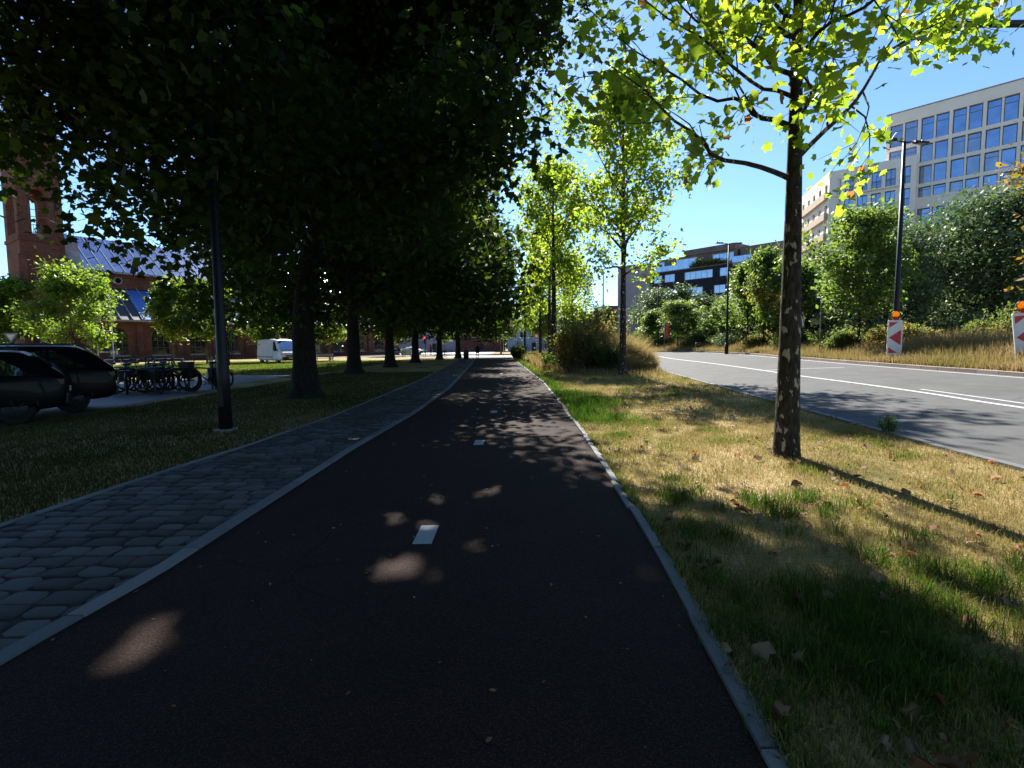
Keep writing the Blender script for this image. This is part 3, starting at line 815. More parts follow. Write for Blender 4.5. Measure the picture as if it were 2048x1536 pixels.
# ---- the plane trees in the verge between cycle path and road
GP = "plane trees in the grass verge beside the cycle path"
def limb_px(pts, y0, r):
    """a limb measured in the photograph: (px, py, distance)"""
    L = np.array([np.array(at(px, py, y0 + dy)) for px, py, dy in pts])
    return L
base1 = gp(1572, 912)
bx, by = base1.x, base1.y
LM = [([(1552, 345, 0), (1500, 328, -.1), (1430, 315, -.3), (1400, 275, -.45), (1340, 235, -.7), (1290, 180, -.9), (1210, 125, -1.1)], .045),
      ([(1550, 240, 0), (1510, 232, .1), (1480, 197, .2), (1420, 200, .35), (1350, 150, .6), (1260, 95, .9), (1165, 5, 1.2)], .045),
      ([(1550, 135, 0), (1525, 105, -.2), (1480, 70, -.4), (1420, 60, -.7), (1370, 20, -1.0), (1310, -60, -1.3)], .04),
      ([(1552, 180, 0), (1520, 175, -.1), (1450, 120, -.5), (1410, 80, -.9), (1340, 40, -1.2), (1290, 0, -1.6)], .035),
      ([(1590, 322, 0), (1640, 270, .2), (1700, 215, .45), (1735, 165, .6), (1765, 110, .8), (1800, 60, 1.0), (1860, 15, 1.3)], .05),
      ([(1765, 110, .8), (1830, 70, .5), (1880, 45, .3), (1960, 5, .0)], .022),
      ([(1585, 240, 0), (1612, 215, -.2), (1622, 175, -.4), (1600, 135, -.6), (1650, 90, -1.0)], .035),
      ([(1580, 160, 0), (1600, 95, .1), (1640, 40, .4), (1655, 0, .6), (1680, -80, .9)], .04),
      ([(1585, 145, 0), (1640, 60, -.6), (1720, 20, -1.2), (1800, -40, -1.9), (1900, -90, -2.3)], .04),
      ([(1560, 60, 0), (1530, 20, .3), (1490, -40, .7), (1440, -120, 1.2)], .04),
      ([(1565, 60, 0), (1580, -30, -.3), (1560, -160, -.8)], .04),
      ([(1560, 20, 0), (1480, -90, -.6), (1400, -180, -1.4)], .035)]
limbs = []
def catmull3(P, n):
    P = np.asarray(P, float); k = len(P); Pm = np.vstack([2 * P[0] - P[1], P, 2 * P[-1] - P[-2]])
    t = np.linspace(0, k - 1 - 1e-6, n); i = t.astype(int); f = (t - i)[:, None]; a, b, c, d = Pm[i], Pm[i + 1], Pm[i + 2], Pm[i + 3]
    return 0.5 * (2 * b + (c - a) * f + (2 * a - 5 * b + 4 * c - d) * f ** 2 + (3 * b - a - 3 * c + d) * f ** 3)
for pts, lr in LM:
    A = np.array([np.array(at(px, py, by + dy)) - np.array([bx, by, 0]) for px, py, dy in pts])
    if np.hypot(A[0][0], A[0][1]) < .6:
        A = np.vstack([[A[0][0] * .15, A[0][1] * .15, A[0][2] - .10], A])
        lr *= .92
    A = catmull3(A, 14)
    limbs.append(([p for p in A], lr))
def plane_t(P, t, r):
    t = t * .95
    return np.where(r.random(len(P)) < .02, 1.0, t)
MAIN = make_tree("plane_tree", (bx, by, 0), "nearest plane tree with mottled bark, standing in the sunlit grass strip", GP, rr_(21),
                 9.6, .172, 6.2, 2.5, round_prof, 3, 3500, .132, LOBED, M['plane_leaf'], M['plane_bark'], sig=.15, flecks=True, up=.35, nsub=6, ntw=4,
                 twig=.5, limbs=limbs, sub_len=.26, flare=1.18, sides=14, tint_fn=plane_t, lean=(-.02, 0), wob=.2)
b2 = gp(1245, 752)
T2 = make_tree("plane_tree", (b2.x, b2.y, 0), "slender plane tree standing right beside the big brown bush", GP, rr_(22),
               14.6, .19, 5.0, 3.9, oval_prof, 28, 10500, .17, LOBED, M['plane_leaf'], M['plane_bark'], sig=.26, up=.35, nsub=6, ntw=3, twig=.75,
               el0=(25, 65), flare=1.2, tint_fn=plane_t, trunk_top=.96)
T3 = make_tree("plane_tree", (3.1, 37.5, 0), "thick dark plane trunk left of the brown bush, nearest of the far group", GP, rr_(23),
               15.0, .24, 5.6, 3.4, oval_prof, 24, 8000, .25, OVAL, M['plane_leaf'], M['plane_bark'], sig=.32, up=.35, nsub=6, ntw=3, twig=.8, el0=(25, 62), tint_fn=plane_t)
for (x, y, rz, s, lab) in [(3.5, 47, 1.1, (.95, .95, .9), "slim plane tree behind the thick dark trunk in the far verge"),
                           (3.2, 57, 2.4, (.85, .85, .8), "plane tree third back in the far verge group above the dry grass"),
                           (1.7, 66, 3.9, (.7, .7, .62), "smallest and farthest plane tree beside the end of the cycle path"),
                           (6.5, 55, 5.0, (.9, .9, .75), "plane tree rising behind the brown bush near the road bend")]:
    copy_tree(T3, (x, y, 0), rz, s, lab)
for (x, y, rz, lab) in [(4.2, -6.5, 1.3, "unseen plane tree added to the verge row behind the viewer, nearer one"), (4.4, -17, 2.6, "unseen plane tree added to the verge row behind the viewer, farther one")]:
    copy_tree(T2, (x, y, 0), rz, (1.3, 1.3, .9), lab)  # verge row carried on out of view, added to block the sky behind

# ---- small round trees on the lawn in front of the brick hall
GL = "small round trees in front of the brick hall"
def ly_t(P, t, r):
    y = np.exp(-((P[:, 0] - 1.2) ** 2 + (P[:, 1] + .5) ** 2 + (P[:, 2] - 4.2) ** 2) / 1.1)
    return np.clip(t * .85 + y * .6, 0, 1)
y1 = make_tree("lawn_tree", (-38.5, 45, 0), "wide small tree with a yellow patch above the black cars", GL, rr_(31),
               7.6, .11, 2.3, 3.7, round_prof, 20, 15000, .25, OVAL, M['young_leaf'], M['young_bark'], sig=.28, up=.7, nsub=6, ntw=3, twig=.6, el0=(5, 65), tint_fn=ly_t)
y2 = make_tree("lawn_tree", (-33.0, 50, 0), "narrow upright light green tree behind the middle bicycles", GL, rr_(32),
               8.0, .11, 2.6, 2.2, oval_prof, 18, 9000, .26, OVAL, M['young_leaf'], M['young_bark'], sig=.28, up=.7, nsub=5, ntw=3, twig=.6, el0=(15, 65))
for (x, y, rz, s, lab) in [(-30.3, 51, 2.0, (.95, .95, 1.0), "light green tree just left of the tall lamp post"),
                           (-56.5, 58, 1.0, (1.5, 1.5, 1.15), "bushy green tree left of the brick tower at the frame edge"),
                           (-26.5, 55.5, 3.2, (1.15, 1.15, .82), "small green tree standing in front of the white van"),
                           (-22.0, 62, 4.4, (1.1, 1.1, .85), "light green tree right of the van, partly behind a dark trunk"),
                           (-19.5, 83, .4, (1.2, 1.2, .9), "light green tree before the blue house fronts beyond the row"),
                           (-12.0, 92, 2.4, (1.0, 1.0, .85), "small light green tree at the plaza near the traffic light"),
                           (-2.0, 96, 1.4, (1.5, 1.5, 1.1), "round green tree across the road behind the walking person"),
                           (5.5, 100, 5.4, (1.9, 1.9, 1.2), "broad green tree across the road behind the far plane trees")]:
    copy_tree(y2, (x, y, 0), rz, s, lab)

# ---- trees beyond the road
GV = "trees beyond the road"
def vt(P, t, r): return np.clip(t * .85 + .1 * (P[:, 2] > P[:, 2].mean()), 0, 1)
def vt_or(P, t, r):
    o = np.exp(-((P[:, 0] + 1.0) ** 2 + (P[:, 2] - 4.5) ** 2) / 2.2)
    return np.clip(t * .8 + o * .7, 0, 1)
v1 = make_tree("verge_tree", (21.6, 32, gh(21.6, 0)), "bright green young tree left of the nearer street lamp", GV, rr_(41),
               8.4, .11, 2.6, 3.0, oval_prof, 22, 12000, .24, OVAL, M['verge_leaf'], M['dark_bark'], sig=.3, up=.6, nsub=6, ntw=3, twig=.6, el0=(15, 65), tint_fn=vt)
v2 = make_tree("verge_tree", (24.3, 53, gh(24.5, 0)), "pointed green tree left of the farther street lamp", GV, rr_(42),
               9.0, .12, 2.4, 2.7, cone_prof, 22, 10000, .28, OVAL, M['verge_leaf'], M['dark_bark'], sig=.3, up=.6, nsub=6, ntw=3, twig=.6, el0=(10, 65), tint_fn=vt)
v3 = make_tree("verge_tree", (24.0, 44, gh(24, 0)), "tree with orange lower leaves right of the farther street lamp", GV, rr_(43),
               7.4, .11, 2.8, 2.3, oval_prof, 20, 8000, .27, OVAL, M['verge_leaf'], M['dark_bark'], sig=.3, up=.6, nsub=6, ntw=3, twig=.6, el0=(15, 65), tint_fn=vt_or)
for (src, x, y, rz, s, lab) in [(v3, 23.0, 47, 1.5, (.75, .75, 1.18), "very slim tall tree with a long bare trunk left of the mottled plane"),
                           (v2, 25.5, 62, 1.1, (1.0, 1.0, .68), "green tree between the red banner and the pointed tree"),
                           (v1, 22.0, 68, 2.5, (1.1, 1.1, .72), "yellowish green tree above the red banner"),
                           (v2, 21.0, 76, 3.7, (1.0, 1.0, .66), "green tree in front of the grey end wall"),
                           (v1, 29.0, 55, 5.0, (1.2, 1.2, .72), "fuller green tree in the second rank behind the lamps")]:
    copy_tree(src, (x, y, float(gh(x, y))), rz, s, lab)
# silvery dense trees in the second rank
w1 = make_tree("willow_tree", (38.5, 41, .74), "huge dense dark tree filling the right side below the cream office block", GV, rr_(51),
               9.6, .34, 1.2, 7.2, round_prof, 34, 30000, .30, OVAL, M['willow_leaf'], M['dark_bark'], sig=.5, up=.6, nsub=8, ntw=4, twig=1.0, el0=(-4, 65))
w2 = make_tree("willow_tree", (31.5, 62, .74), "silvery leaved spreading tree below the dark brick flats", GV, rr_(52),
               8.0, .2, .9, 5.4, round_prof, 26, 18000, .34, OVAL, M['willow_leaf'], M['dark_bark'], sig=.42, up=.6, nsub=7, ntw=3, twig=.9, el0=(-4, 60))
for (src, x, y, rz, s, lab) in [(w1, 30.5, 42, 1.9, (.72, .72, .80), "dense green tree directly behind the nearer street lamp"),
                           (w1, 47.0, 38, 4.4, (1.0, 1.0, .92), "dark dense tree at the right edge behind the rust coloured one"),
                           (w1, 49.0, 54, .6, (1.1, 1.1, .95), "dense tree farther back below the cream block"),
                           (w2, 30.5, 51, 2.2, (.8, .8, .8), "small silvery tree left of the charcoal shed"),
                           (w2, 37.0, 60, 2.9, (1.05, 1.05, 1.0), "silvery tree behind the slim tall trunk"),
                           (w2, 29.0, 75, 4.9, (1.0, 1.0, .75), "silvery low tree behind the red banner"),
                           (w1, 38.5, 66, 3.1, (.75, .75, .62), "dense round tree seen right of the mottled plane trunk"),
                           (w2, 27.0, 88, 1.2, (1.2, 1.2, 1.0), "low dark tree at the foot of the flats near the bend")]:
    copy_tree(src, (x, y, .74), rz, s, lab)
rust = make_tree("rust_tree", (25.3, 20.5, .74), "sparse tree with rust coloured leaves reaching in from the right edge", GV, rr_(61),
               11.0, .16, 2.6, 4.9, oval_prof, 18, 4600, .24, OVAL, M['rust_leaf'], M['dark_bark'], sig=.24, up=.9, nsub=6, ntw=3, twig=.8, el0=(12, 60))
# far tree belts that close the view
belt = make_tree("belt_tree", (62, 78, .74), "plain green tree at the back right under the office block", "distant belt trees", rr_(71),
               11.0, .25, 1.0, 6.0, round_prof, 22, 7000, .6, QUAD, M['verge_leaf'], M['dark_bark'], sig=.6, up=.6, nsub=6, ntw=2, twig=1, el0=(0, 60))
k = 0
WH = ["left of the brick hall", "behind the plaza", "behind the walking person", "behind the far verge grass", "behind the road bend", "at the back right", "near the right edge"]
for (x, y, s) in [(-95, 95, 1.2), (-82, 88, 1.0), (-70, 150, 1.1), (-48, 160, 1.3), (-30, 165, 1.0), (14, 118, 1.0), (22, 124, .9), (9, 135, 1.1), (-3, 140, 1.0), (72, 60, .9), (66, 50, .8), (82, 44, 1.0), (-14, 150, .9), (30, 150, .8)]:
    where = ("left of the brick hall" if x < -75 else "behind the blue house fronts" if x < -20 else "beyond the path end" if x < 4 else "beyond the road bend" if x < 40 else "behind the big dense tree at the right edge")
    k += 1
    copy_tree(belt, (x, y, float(gh(x, y))), k * 1.7, (s, s, s * .8), "round distant tree in the belt " + where)

# ------------------------------------------------------------------ grass blades and straw
def blades(name, X, Y, Hh, Wd, mat, r, tint, lean=.45, z0=None, bend=1.0, kind='stuff', parent=None):
    n = len(X)
    a = r.uniform(0, 2 * math.pi, n); b = r.uniform(0, 2 * math.pi, n)
    l = np.abs(r.normal(0, lean, n)) * Hh
    dx, dy = np.cos(a) * l, np.sin(a) * l
    wx, wy = np.cos(b) * Wd / 2, np.sin(b) * Wd / 2
    Z0 = gh(X, Y) if z0 is None else z0
    V = np.empty((n, 5, 3))
    V[:, 0] = np.stack([X - wx, Y - wy, Z0 - .005], 1); V[:, 1] = np.stack([X + wx, Y + wy, Z0 - .005], 1)
    V[:, 2] = np.stack([X + wx * .7 + dx * .35, Y + wy * .7 + dy * .35, Z0 + Hh * .6], 1)
    V[:, 3] = np.stack([X - wx * .7 + dx * .35, Y - wy * .7 + dy * .35, Z0 + Hh * .6], 1)
    V[:, 4] = np.stack([X + dx * bend, Y + dy * bend, Z0 + Hh * (1 - .25 * (l / (Hh + 1e-6)))], 1)
    i = np.arange(n) * 5
    Q = np.stack([i, i + 1, i + 2, i + 3], 1); T = np.stack([i + 3, i + 2, i + 4], 1)
    o = mesh_np(name, V.reshape(-1, 3), [Q, T], mat, parent, tint=np.repeat(np.clip(tint, 0, 1), 5))
    if kind: o["kind"] = kind
    return o

def nfield(X, Y, s, seed):
    r = np.random.default_rng(seed); v = np.zeros_like(X)
    for k in range(7):
        a = r.uniform(0, 6.28); f = s * r.uniform(.6, 2.2); p = r.uniform(0, 6.28)
        v += np.sin((X * math.cos(a) + Y * math.sin(a)) * f + p + 1.3 * np.sin(X * f * .7 + k))
    return v / 7 * 1.6
nearX = lambda y: np.interp(y, nearC[:, 1][:200], nearC[:, 0][:200])
farX = lambda y: np.interp(y, farC[:, 1][:190], farC[:, 0][:190])
r = rr_(81)
def verge_pts(n, y0, y1):
    Y = y0 + (y1 - y0) * r.random(n); X0 = XR(Y) + .06; X1 = np.minimum(nearX(Y) - .12, Y * 1.08 + 1.5)
    X = X0 + (X1 - X0) * r.random(n)
    # keep what could be in view
    return X, Y
def green_mask(X, Y):
    """lush green by the path edge and in a broad near patch, straw elsewhere, as the photograph shows"""
    e = np.exp(-np.maximum(X - XR(Y), 0) / 0.7) * np.clip((Y - 9) / 6, 0, 1) * .9
    patch = np.exp(-(((X - 2.9) / 1.5) ** 2 + ((Y - 2.8) / 1.2) ** 2)) * 1.05
    p2 = np.exp(-(((X - 2.2) / .8) ** 2 + ((Y - 13.0) / 4) ** 2)) * .9
    return e + patch + p2 + .5 * nfield(X, Y, 2.1, 5) + .25 * nfield(X, Y, 6.5, 6)
for (n, y0, y1, hb, wb) in [(120000, 1.2, 5.0, .045, .0042), (105000, 5.0, 11.0, .05, .006), (90000, 11.0, 30.0, .07, .012), (30000, 30, 62, .10, .03)]:
    X, Y = verge_pts(n, y0, y1)
    g_ = green_mask(X, Y)
    H_ = hb * np.clip(r.lognormal(0, .35, n), .4, 2.4) * (1 + 1.5 * np.clip(g_ - .3, 0, 1.2))
    keep = r.random(n) < np.clip(.55 + g_ * .5 + .3 * nfield(X, Y, 3.5, 9), .18, 1)
    t = np.clip(.82 - .75 * np.clip(g_, 0, 1) + r.normal(0, .16, n), 0, 1)
    X, Y, H_, t = X[keep], Y[keep], H_[keep], t[keep]
    o = blades("verge_grass", X, Y, H_, np.full(len(X), wb) * r.uniform(.6, 1.5, len(X)), M['grass'], r, t, lean=.6)
    o["label"] = "short straw coloured and green grass of the strip between path and road"; o["category"] = "grass"
n = 26000
Y = 1.2 + 26 * r.random(n) ** 1.6; dn = np.clip(nfield(Y * 0, Y, 2.2, 33) * .5 + .5, .1, 1)
X = XR(Y) + .085 + np.abs(r.normal(0, .05, n)) - .03 * dn
kp = r.random(n) < dn; X, Y = X[kp], Y[kp]
o = blades("edge_grass", X, Y, r.uniform(.03, .08, len(X)), r.uniform(.003, .008, len(X)) * (1 + Y / 12), M['grass'], r, np.clip(r.normal(.5, .28, len(X)), 0, 1), lean=.6, bend=1.1)
o["label"] = "grass creeping over the edging stones of the cycle path"; o["category"] = "grass"
# taller lush tufts near the camera
cx, cy = [], []
for _ in range(230):
    y = r.uniform(1.3, 5.6); x = XR(y) + .12 + r.random() ** 1.2 * 3.2
    if green_mask(np.array([x]), np.array([y]))[0] < .35 and r.random() < .8: continue
    k = r.integers(25, 60); cx.append(x + r.normal(0, .05, k)); cy.append(y + r.normal(0, .05, k))
cx, cy = np.concatenate(cx), np.concatenate(cy)
o = blades("grass_tufts", cx, cy, r.uniform(.07, .19, len(cx)), r.uniform(.004, .009, len(cx)), M['grass'], r, np.clip(r.normal(.15, .12, len(cx)), 0, .6), lean=.8, bend=1.25)
o["label"] = "taller lush green grass tufts by the cycle path"; o["category"] = "grass"
# lawn on the left, mostly in shade
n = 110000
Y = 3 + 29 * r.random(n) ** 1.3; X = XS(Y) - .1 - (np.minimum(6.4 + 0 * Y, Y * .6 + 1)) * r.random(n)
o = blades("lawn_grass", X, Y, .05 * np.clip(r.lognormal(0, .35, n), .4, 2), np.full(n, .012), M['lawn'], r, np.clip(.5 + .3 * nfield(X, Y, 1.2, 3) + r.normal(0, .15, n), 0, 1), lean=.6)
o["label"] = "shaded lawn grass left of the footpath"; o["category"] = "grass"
n = 70000
Y = 30 + 28 * r.random(n); X = -12 - 26 * r.random(n)
o = blades("lawn_grass", X, Y, .09 * np.clip(r.lognormal(0, .3, n), .4, 2), np.full(n, .06), M['grass'], r, np.clip(.42 + .16 * nfield(X, Y, .5, 4) + r.normal(0, .1, n), 0, 1), lean=.6)
o["label"] = "sunlit lawn strip in front of the brick hall"; o["category"] = "grass"
# tall dry grass beyond the far kerb
n = 150000
S = r.integers(8, 175, n); f = r.random(n)
O1 = offset(farC, .28); O2 = offset(farC, 7.5)
w_ = r.random(n) ** 1.4
X = (O1[S, 0] * (1 - f) + O1[S + 1, 0] * f) * (1 - w_) + (O2[S, 0] * (1 - f) + O2[S + 1, 0] * f) * w_
Y = (O1[S, 1] * (1 - f) + O1[S + 1, 1] * f) * (1 - w_) + (O2[S, 1] * (1 - f) + O2[S + 1, 1] * f) * w_
gr = np.clip(.5 + .5 * nfield(X, Y, .5, 14), 0, 1)
o = blades("dry_grass", X, Y, (.40 + .95 * np.clip(w_ * 1.6, 0, 1) + .12 * nfield(X, Y, .9, 15)) * r.uniform(.6, 1.35, n), r.uniform(.012, .03, n), M['straw'], r, np.clip(.2 + .75 * gr + r.normal(0, .14, n), 0, 1), lean=.3)
o["label"] = "tall dry straw coloured grass beyond the far kerb"; o["category"] = "grass"
# dry grass on the verge by the bend (both sides of the bush) and beside the path end
n = 60000
Y = 24 + 44 * r.random(n); a0 = XR(Y) + .9 + np.clip(33 - Y, 0, 9) * .35; a1 = nearX(Y) - .3
X = a0 + (a1 - a0) * r.random(n)
kp = (a1 > a0 + .5) & (r.random(n) < np.clip((Y - 25) / 8, .08, 1))
X, Y = X[kp], Y[kp]
o = blades("dry_grass", X, Y, r.uniform(.3, .9, len(X)) * np.clip((Y - 22) / 12, .35, 1.1), r.uniform(.012, .03, len(X)), M['straw'], r, np.clip(r.normal(.5, .25, len(X)), 0, 1), lean=.35)
o["label"] = "tall dry grass around the far plane trees in the verge"; o["category"] = "grass"

# fallen leaves
n = 300
Y = 1.4 + 12 * r.random(n) ** 1.5; X = XR(Y) + .05 + (np.minimum(nearX(Y), Y * 1.05 + 1) - XR(Y)) * r.random(n)
big = r.random(n)
P = np.stack([X, Y, gh(X, Y) + .045 + .03 * r.random(n)], 1)
keep = (X > 0)
LV, LF = leaves(P[keep], .068, LOBED * np.array([1, 1, 4.0]), r, up=1.1, sv=.45)
o = mesh_np("fallen_leaves", LV, [LF], M['litter'], tint=np.repeat(r.beta(1.3, 1.3, keep.sum()), len(LOBED)))
o["kind"] = "stuff"; o["label"] = "dry brown and rust fallen leaves on the grass strip"; o["category"] = "leaves"
# bits of litter and leaf crumbs on the path
n = 260
Y = 1.3 + 16 * r.random(n); X = XL(Y) + .05 + (XR(Y) - XL(Y) - .1) * np.where(r.random(n) < .6, r.beta(.5, .5, n), r.random(n))
LV, LF = leaves(np.stack([X, Y, np.full(n, .03)], 1), .022, OVAL, r, up=2.5, sv=.5)
o = mesh_np("leaf_crumbs", LV, [LF], M['litter'], tint=np.repeat(r.random(n), 6)); o["kind"] = "stuff"; o["label"] = "tiny leaf crumbs scattered on the red cycle path"; o["category"] = "leaves"

# ------------------------------------------------------------------ shrubs
def shrub(name, loc, rx, ry, h, n, mat, seed, label, group, lsize=.10, tmpl=OVAL, stems=80, tmean=.45, cat="shrub", parent_kind=None, bl_t=.5):
    r = rr_(seed)
    root = empty(name, loc, 0, label, cat, group)
    # foliage through the volume of several merged mounds
    C = [(0, 0, .5, 1.0)] + [(r.uniform(-.55, .55), r.uniform(-.55, .55), r.uniform(.3, .62), r.uniform(.4, .6)) for _ in range(7)]
    c = np.array([C[k] for k in r.integers(0, len(C), n)])
    d = r.normal(0, 1, (n, 3)); d /= np.linalg.norm(d, axis=1)[:, None]
    rad = r.random(n) ** .45
    P = np.stack([(c[:, 0] + d[:, 0] * rad * c[:, 3] * .62) * rx, (c[:, 1] + d[:, 1] * rad * c[:, 3] * .62) * ry, (c[:, 2] + d[:, 2] * rad * c[:, 3] * .5) * h], 1)
    tb, SP = [], []
    for _ in range(stems):
        a = r.uniform(0, 6.28); q = r.uniform(0, .55)
        e = np.array([math.cos(a) * rx * q * 2.0, math.sin(a) * ry * q * 2.0, h * r.uniform(.7, 1.22) * (1 - .5 * q)])
        b0 = np.array([math.cos(a) * rx * q * .5, math.sin(a) * ry * q * .5, -.02]); m0 = b0 * .5 + e * .5 + r.normal(0, .06, 3)
        tb.append(([b0, m0, e], [.012, .008, .003], 3))
        f = r.uniform(0.1, 1, 16)[:, None]; SP.append(m0 * (1 - f) + e * f + r.normal(0, .045, (16, 3)))
    P = np.vstack([P] + SP)
    P = P[P[:, 2] > .03]
    LV, LF = leaves(P, lsize, tmpl, r, .3)
    t = np.clip(r.normal(tmean, .2, len(P)) + .28 * np.sin(P[:, 0] * 2.6 + seed) * np.cos(P[:, 2] * 2.2 + seed), 0, 1)
    mesh_np("foliage", LV, [LF], mat, root, tint=np.repeat(t, len(tmpl)))
    V, F = join_tubes(tb)
    mesh_np("stems", V, [F], M['young_bark'], root)
    return root
bb = gp(1175, 748)
BG = "shrubs in the verge beside the slender plane tree"
shrub("wild_bush", (3.6, 29.8, 0), 2.1, 1.6, 2.9, 12000, M['shrub_leaf'], 91, "olive brown upright bush left of the slender plane tree", BG, .13, OVAL, 190, .55)
shrub("wild_bush", (5.2, 31.5, 0), 2.3, 1.6, 3.6, 13000, M['shrub_leaf'], 92, "tallest brown green bush behind the slender plane tree", BG, .13, OVAL, 220, .62)
shrub("wild_bush", (5.5, 29.0, 0), 1.1, 1.0, 1.6, 7000, M['shrub_leaf'], 93, "low dark bush at the foot of the slender plane tree", BG, .09, OVAL, 70, .12)
# broom-like straw mound spreading towards the road
r = rr_(95); n = 15000
a = r.uniform(0, 6.28, n); q = r.random(n) ** .6
bm = empty("straw_bush", (7.3, 30.2, 0), 0, "golden straw mound of grass spreading over the road edge right of the plane", "shrub", BG)
CL = [(-1.4, .3, 2.2), (-.8, -.2, 2.3), (-.2, .3, 1.9), (.4, -.1, 1.4), (.8, .2, .9), (-.2, 1.2, 2.0), (-1.0, -1.0, 1.2), (0, -.9, .8), (-1.8, .8, 2.4)]
ci = np.array([CL[k] for k in r.integers(0, len(CL), n)])
x0, y0 = ci[:, 0] + np.cos(a) * q * .35, ci[:, 1] + np.sin(a) * q * .35
L = ci[:, 2] * r.uniform(.45, 1.15, n); le = np.clip(.12 + q * .5 + r.normal(0, .1, n), .05, .9)
V = np.empty((n, 5, 3)); w2_ = r.uniform(.006, .014, n)
ex, ey = x0 + np.cos(a + r.normal(0, .5, n)) * L * le, y0 + np.sin(a + r.normal(0, .5, n)) * L * le * .9
hz = L * np.sqrt(np.clip(1 - le ** 2, .1, 1))
V[:, 0] = np.stack([x0 - w2_, y0, 0 * x0], 1); V[:, 1] = np.stack([x0 + w2_, y0, 0 * x0], 1)
V[:, 2] = np.stack([x0 * .65 + ex * .35 + w2_, y0 * .65 + ey * .35, hz * .62], 1); V[:, 3] = np.stack([x0 * .65 + ex * .35 - w2_, y0 * .65 + ey * .35, hz * .62], 1)
V[:, 4] = np.stack([ex, ey, hz], 1)
i = np.arange(n) * 5
mesh_np("stalks", V.reshape(-1, 3), [np.stack([i, i + 1, i + 2, i + 3], 1), np.stack([i + 3, i + 2, i + 4], 1)], M['straw'], bm, tint=np.repeat(np.clip(r.normal(.5, .2, n), 0, 1), 5))
shrub("weed_clump", (2.6, 33.5, 0), .9, 1.4, 1.1, 3500, M['young_leaf'], 96, "low green weeds beside the cycle path before the far trees", BG, .12, OVAL, 20, .3)
shrub("weed_clump", (0.9, 57, 0), 1.3, 1.5, 1.9, 4000, M['shrub_leaf'], 97, "dark green bush behind the walking person at the path side", BG, .16, OVAL, 20, .1)
shrub("weed_clump", (2.0, 46, 0), 1.0, 2.0, .9, 3000, M['shrub_leaf'], 98, "small olive weeds under the far plane trees", BG, .13, OVAL, 20, .35)
# hedge-like shrubs behind the dry grass beyond the road
GS = "shrubs behind the dry grass beyond the road"
k = 0
S_LAB = ["right of the orange beacon", "behind the nearer beacon", "beside the charcoal shed", "left of the grey sign pole", "behind the mottled trunk", "right of the farther lamp", "left of the farther lamp", "by the black box sign", "under the red banner", "near the road bend", "at the right frame edge", "before the huge dense tree"]
for (x, y, rx, h, t, m_, lab) in [
        (26.5, 27.5, 2.6, 1.7, .3, 'shrub_leaf', "brown green shrub right of the nearer beacon"),
        (23.6, 31.5, 2.2, 1.5, .55, 'shrub_leaf', "reddish brown shrub just behind the nearer beacon"),
        (21.8, 33.5, 2.0, 1.35, .15, 'shrub_leaf', "dark shrub at the foot of the bright green young tree"),
        (24.5, 38.5, 2.6, 1.5, .45, 'shrub_leaf', "olive shrub around the grey sign pole"),
        (23.6, 43.0, 2.8, 1.5, .35, 'shrub_leaf', "dull green shrub seen left of the mottled trunk"),
        (24.8, 50.0, 2.8, 1.5, .6, 'shrub_leaf', "brownish shrub left of the farther street lamp"),
        (25.0, 57.0, 3.0, 1.6, .2, 'willow_leaf', "silvery green shrub behind the black box sign"),
        (23.8, 65.0, 3.0, 1.7, .45, 'verge_leaf', "green shrub under the red banner"),
        (20.5, 73.0, 3.0, 1.7, .4, 'verge_leaf', "bright weeds shrub near the road bend"),
        (31.5, 30.5, 3.2, 2.2, .1, 'shrub_leaf', "dark shadowy shrub before the huge dense tree"),
        (30.0, 25.0, 2.8, 1.5, .3, 'shrub_leaf', "low brown shrub close to the right frame edge"),
        (37.0, 31.0, 3.6, 2.4, .1, 'shrub_leaf', "dark bush behind the beacon at the right frame edge")]:
    k += 1
    shrub("verge_shrub", (x, y, float(gh(x, y))), rx * 1.2, 1.8, h * 1.55, 8000, M[m_], 100 + k, lab, GS, .13, OVAL, 40, t)
# small weeds poking over the near kerb
for (px, py, h, s, lab) in [(1777, 868, .28, 5, "small green weed at the kerb right of the mottled trunk")]:
    p = gp(px, py); shrub("weed", (p.x, p.y, p.z), .16, .16, h, 140, M['young_leaf'], s, lab, "weeds along the near kerb", .06, SLIM, 14, .3)
# ------------------------------------------------------------------ buildings
def frame_fn(O, u, n):
    O = Vector(O); u = Vector((u[0], u[1], 0)).normalized(); n = Vector((n[0], n[1], 0)).normalized()
    return lambda a, b, z: tuple(O + u * a + n * b + Vector((0, 0, z)))

def local_root(name, O, u, label, cat, group=None):
    """Empty with its x axis along the facade; -y is outwards when u runs left to right as seen from outside"""
    return empty(name, O, math.atan2(u[1], u[0]), label, cat, group)

def window(parent, x0, x1, z0, z1, y, fm, pm, split=1, fw=.07, d=.08, transom=False):
    """window part (frame) with its pane as a sub-part; y is the outer plane of the frame (outwards = -y)"""
    f = MB()
    f.box(x0, x0 + fw, y, y + d, z0, z1); f.box(x1 - fw, x1, y, y + d, z0, z1)
    f.box(x0 + fw, x1 - fw, y, y + d, z0, z0 + fw); f.box(x0 + fw, x1 - fw, y, y + d, z1 - fw, z1)
    for k in range(1, split):
        xm = x0 + (x1 - x0) * k / split
        f.box(xm - fw * .5, xm + fw * .5, y + .01, y + d, z0 + fw, z1 - fw)
    if transom: f.box(x0 + fw, x1 - fw, y + .012, y + d, z0 + (z1 - z0) * .72, z0 + (z1 - z0) * .72 + fw * .7)
    o = f.build("window", fm, parent)
    p = MB(); p.box(x0 + fw * .5, x1 - fw * .5, y + d * .5, y + d * .8, z0 + fw * .5, z1 - fw * .5)
    p.build("pane", pm, o)
    return o

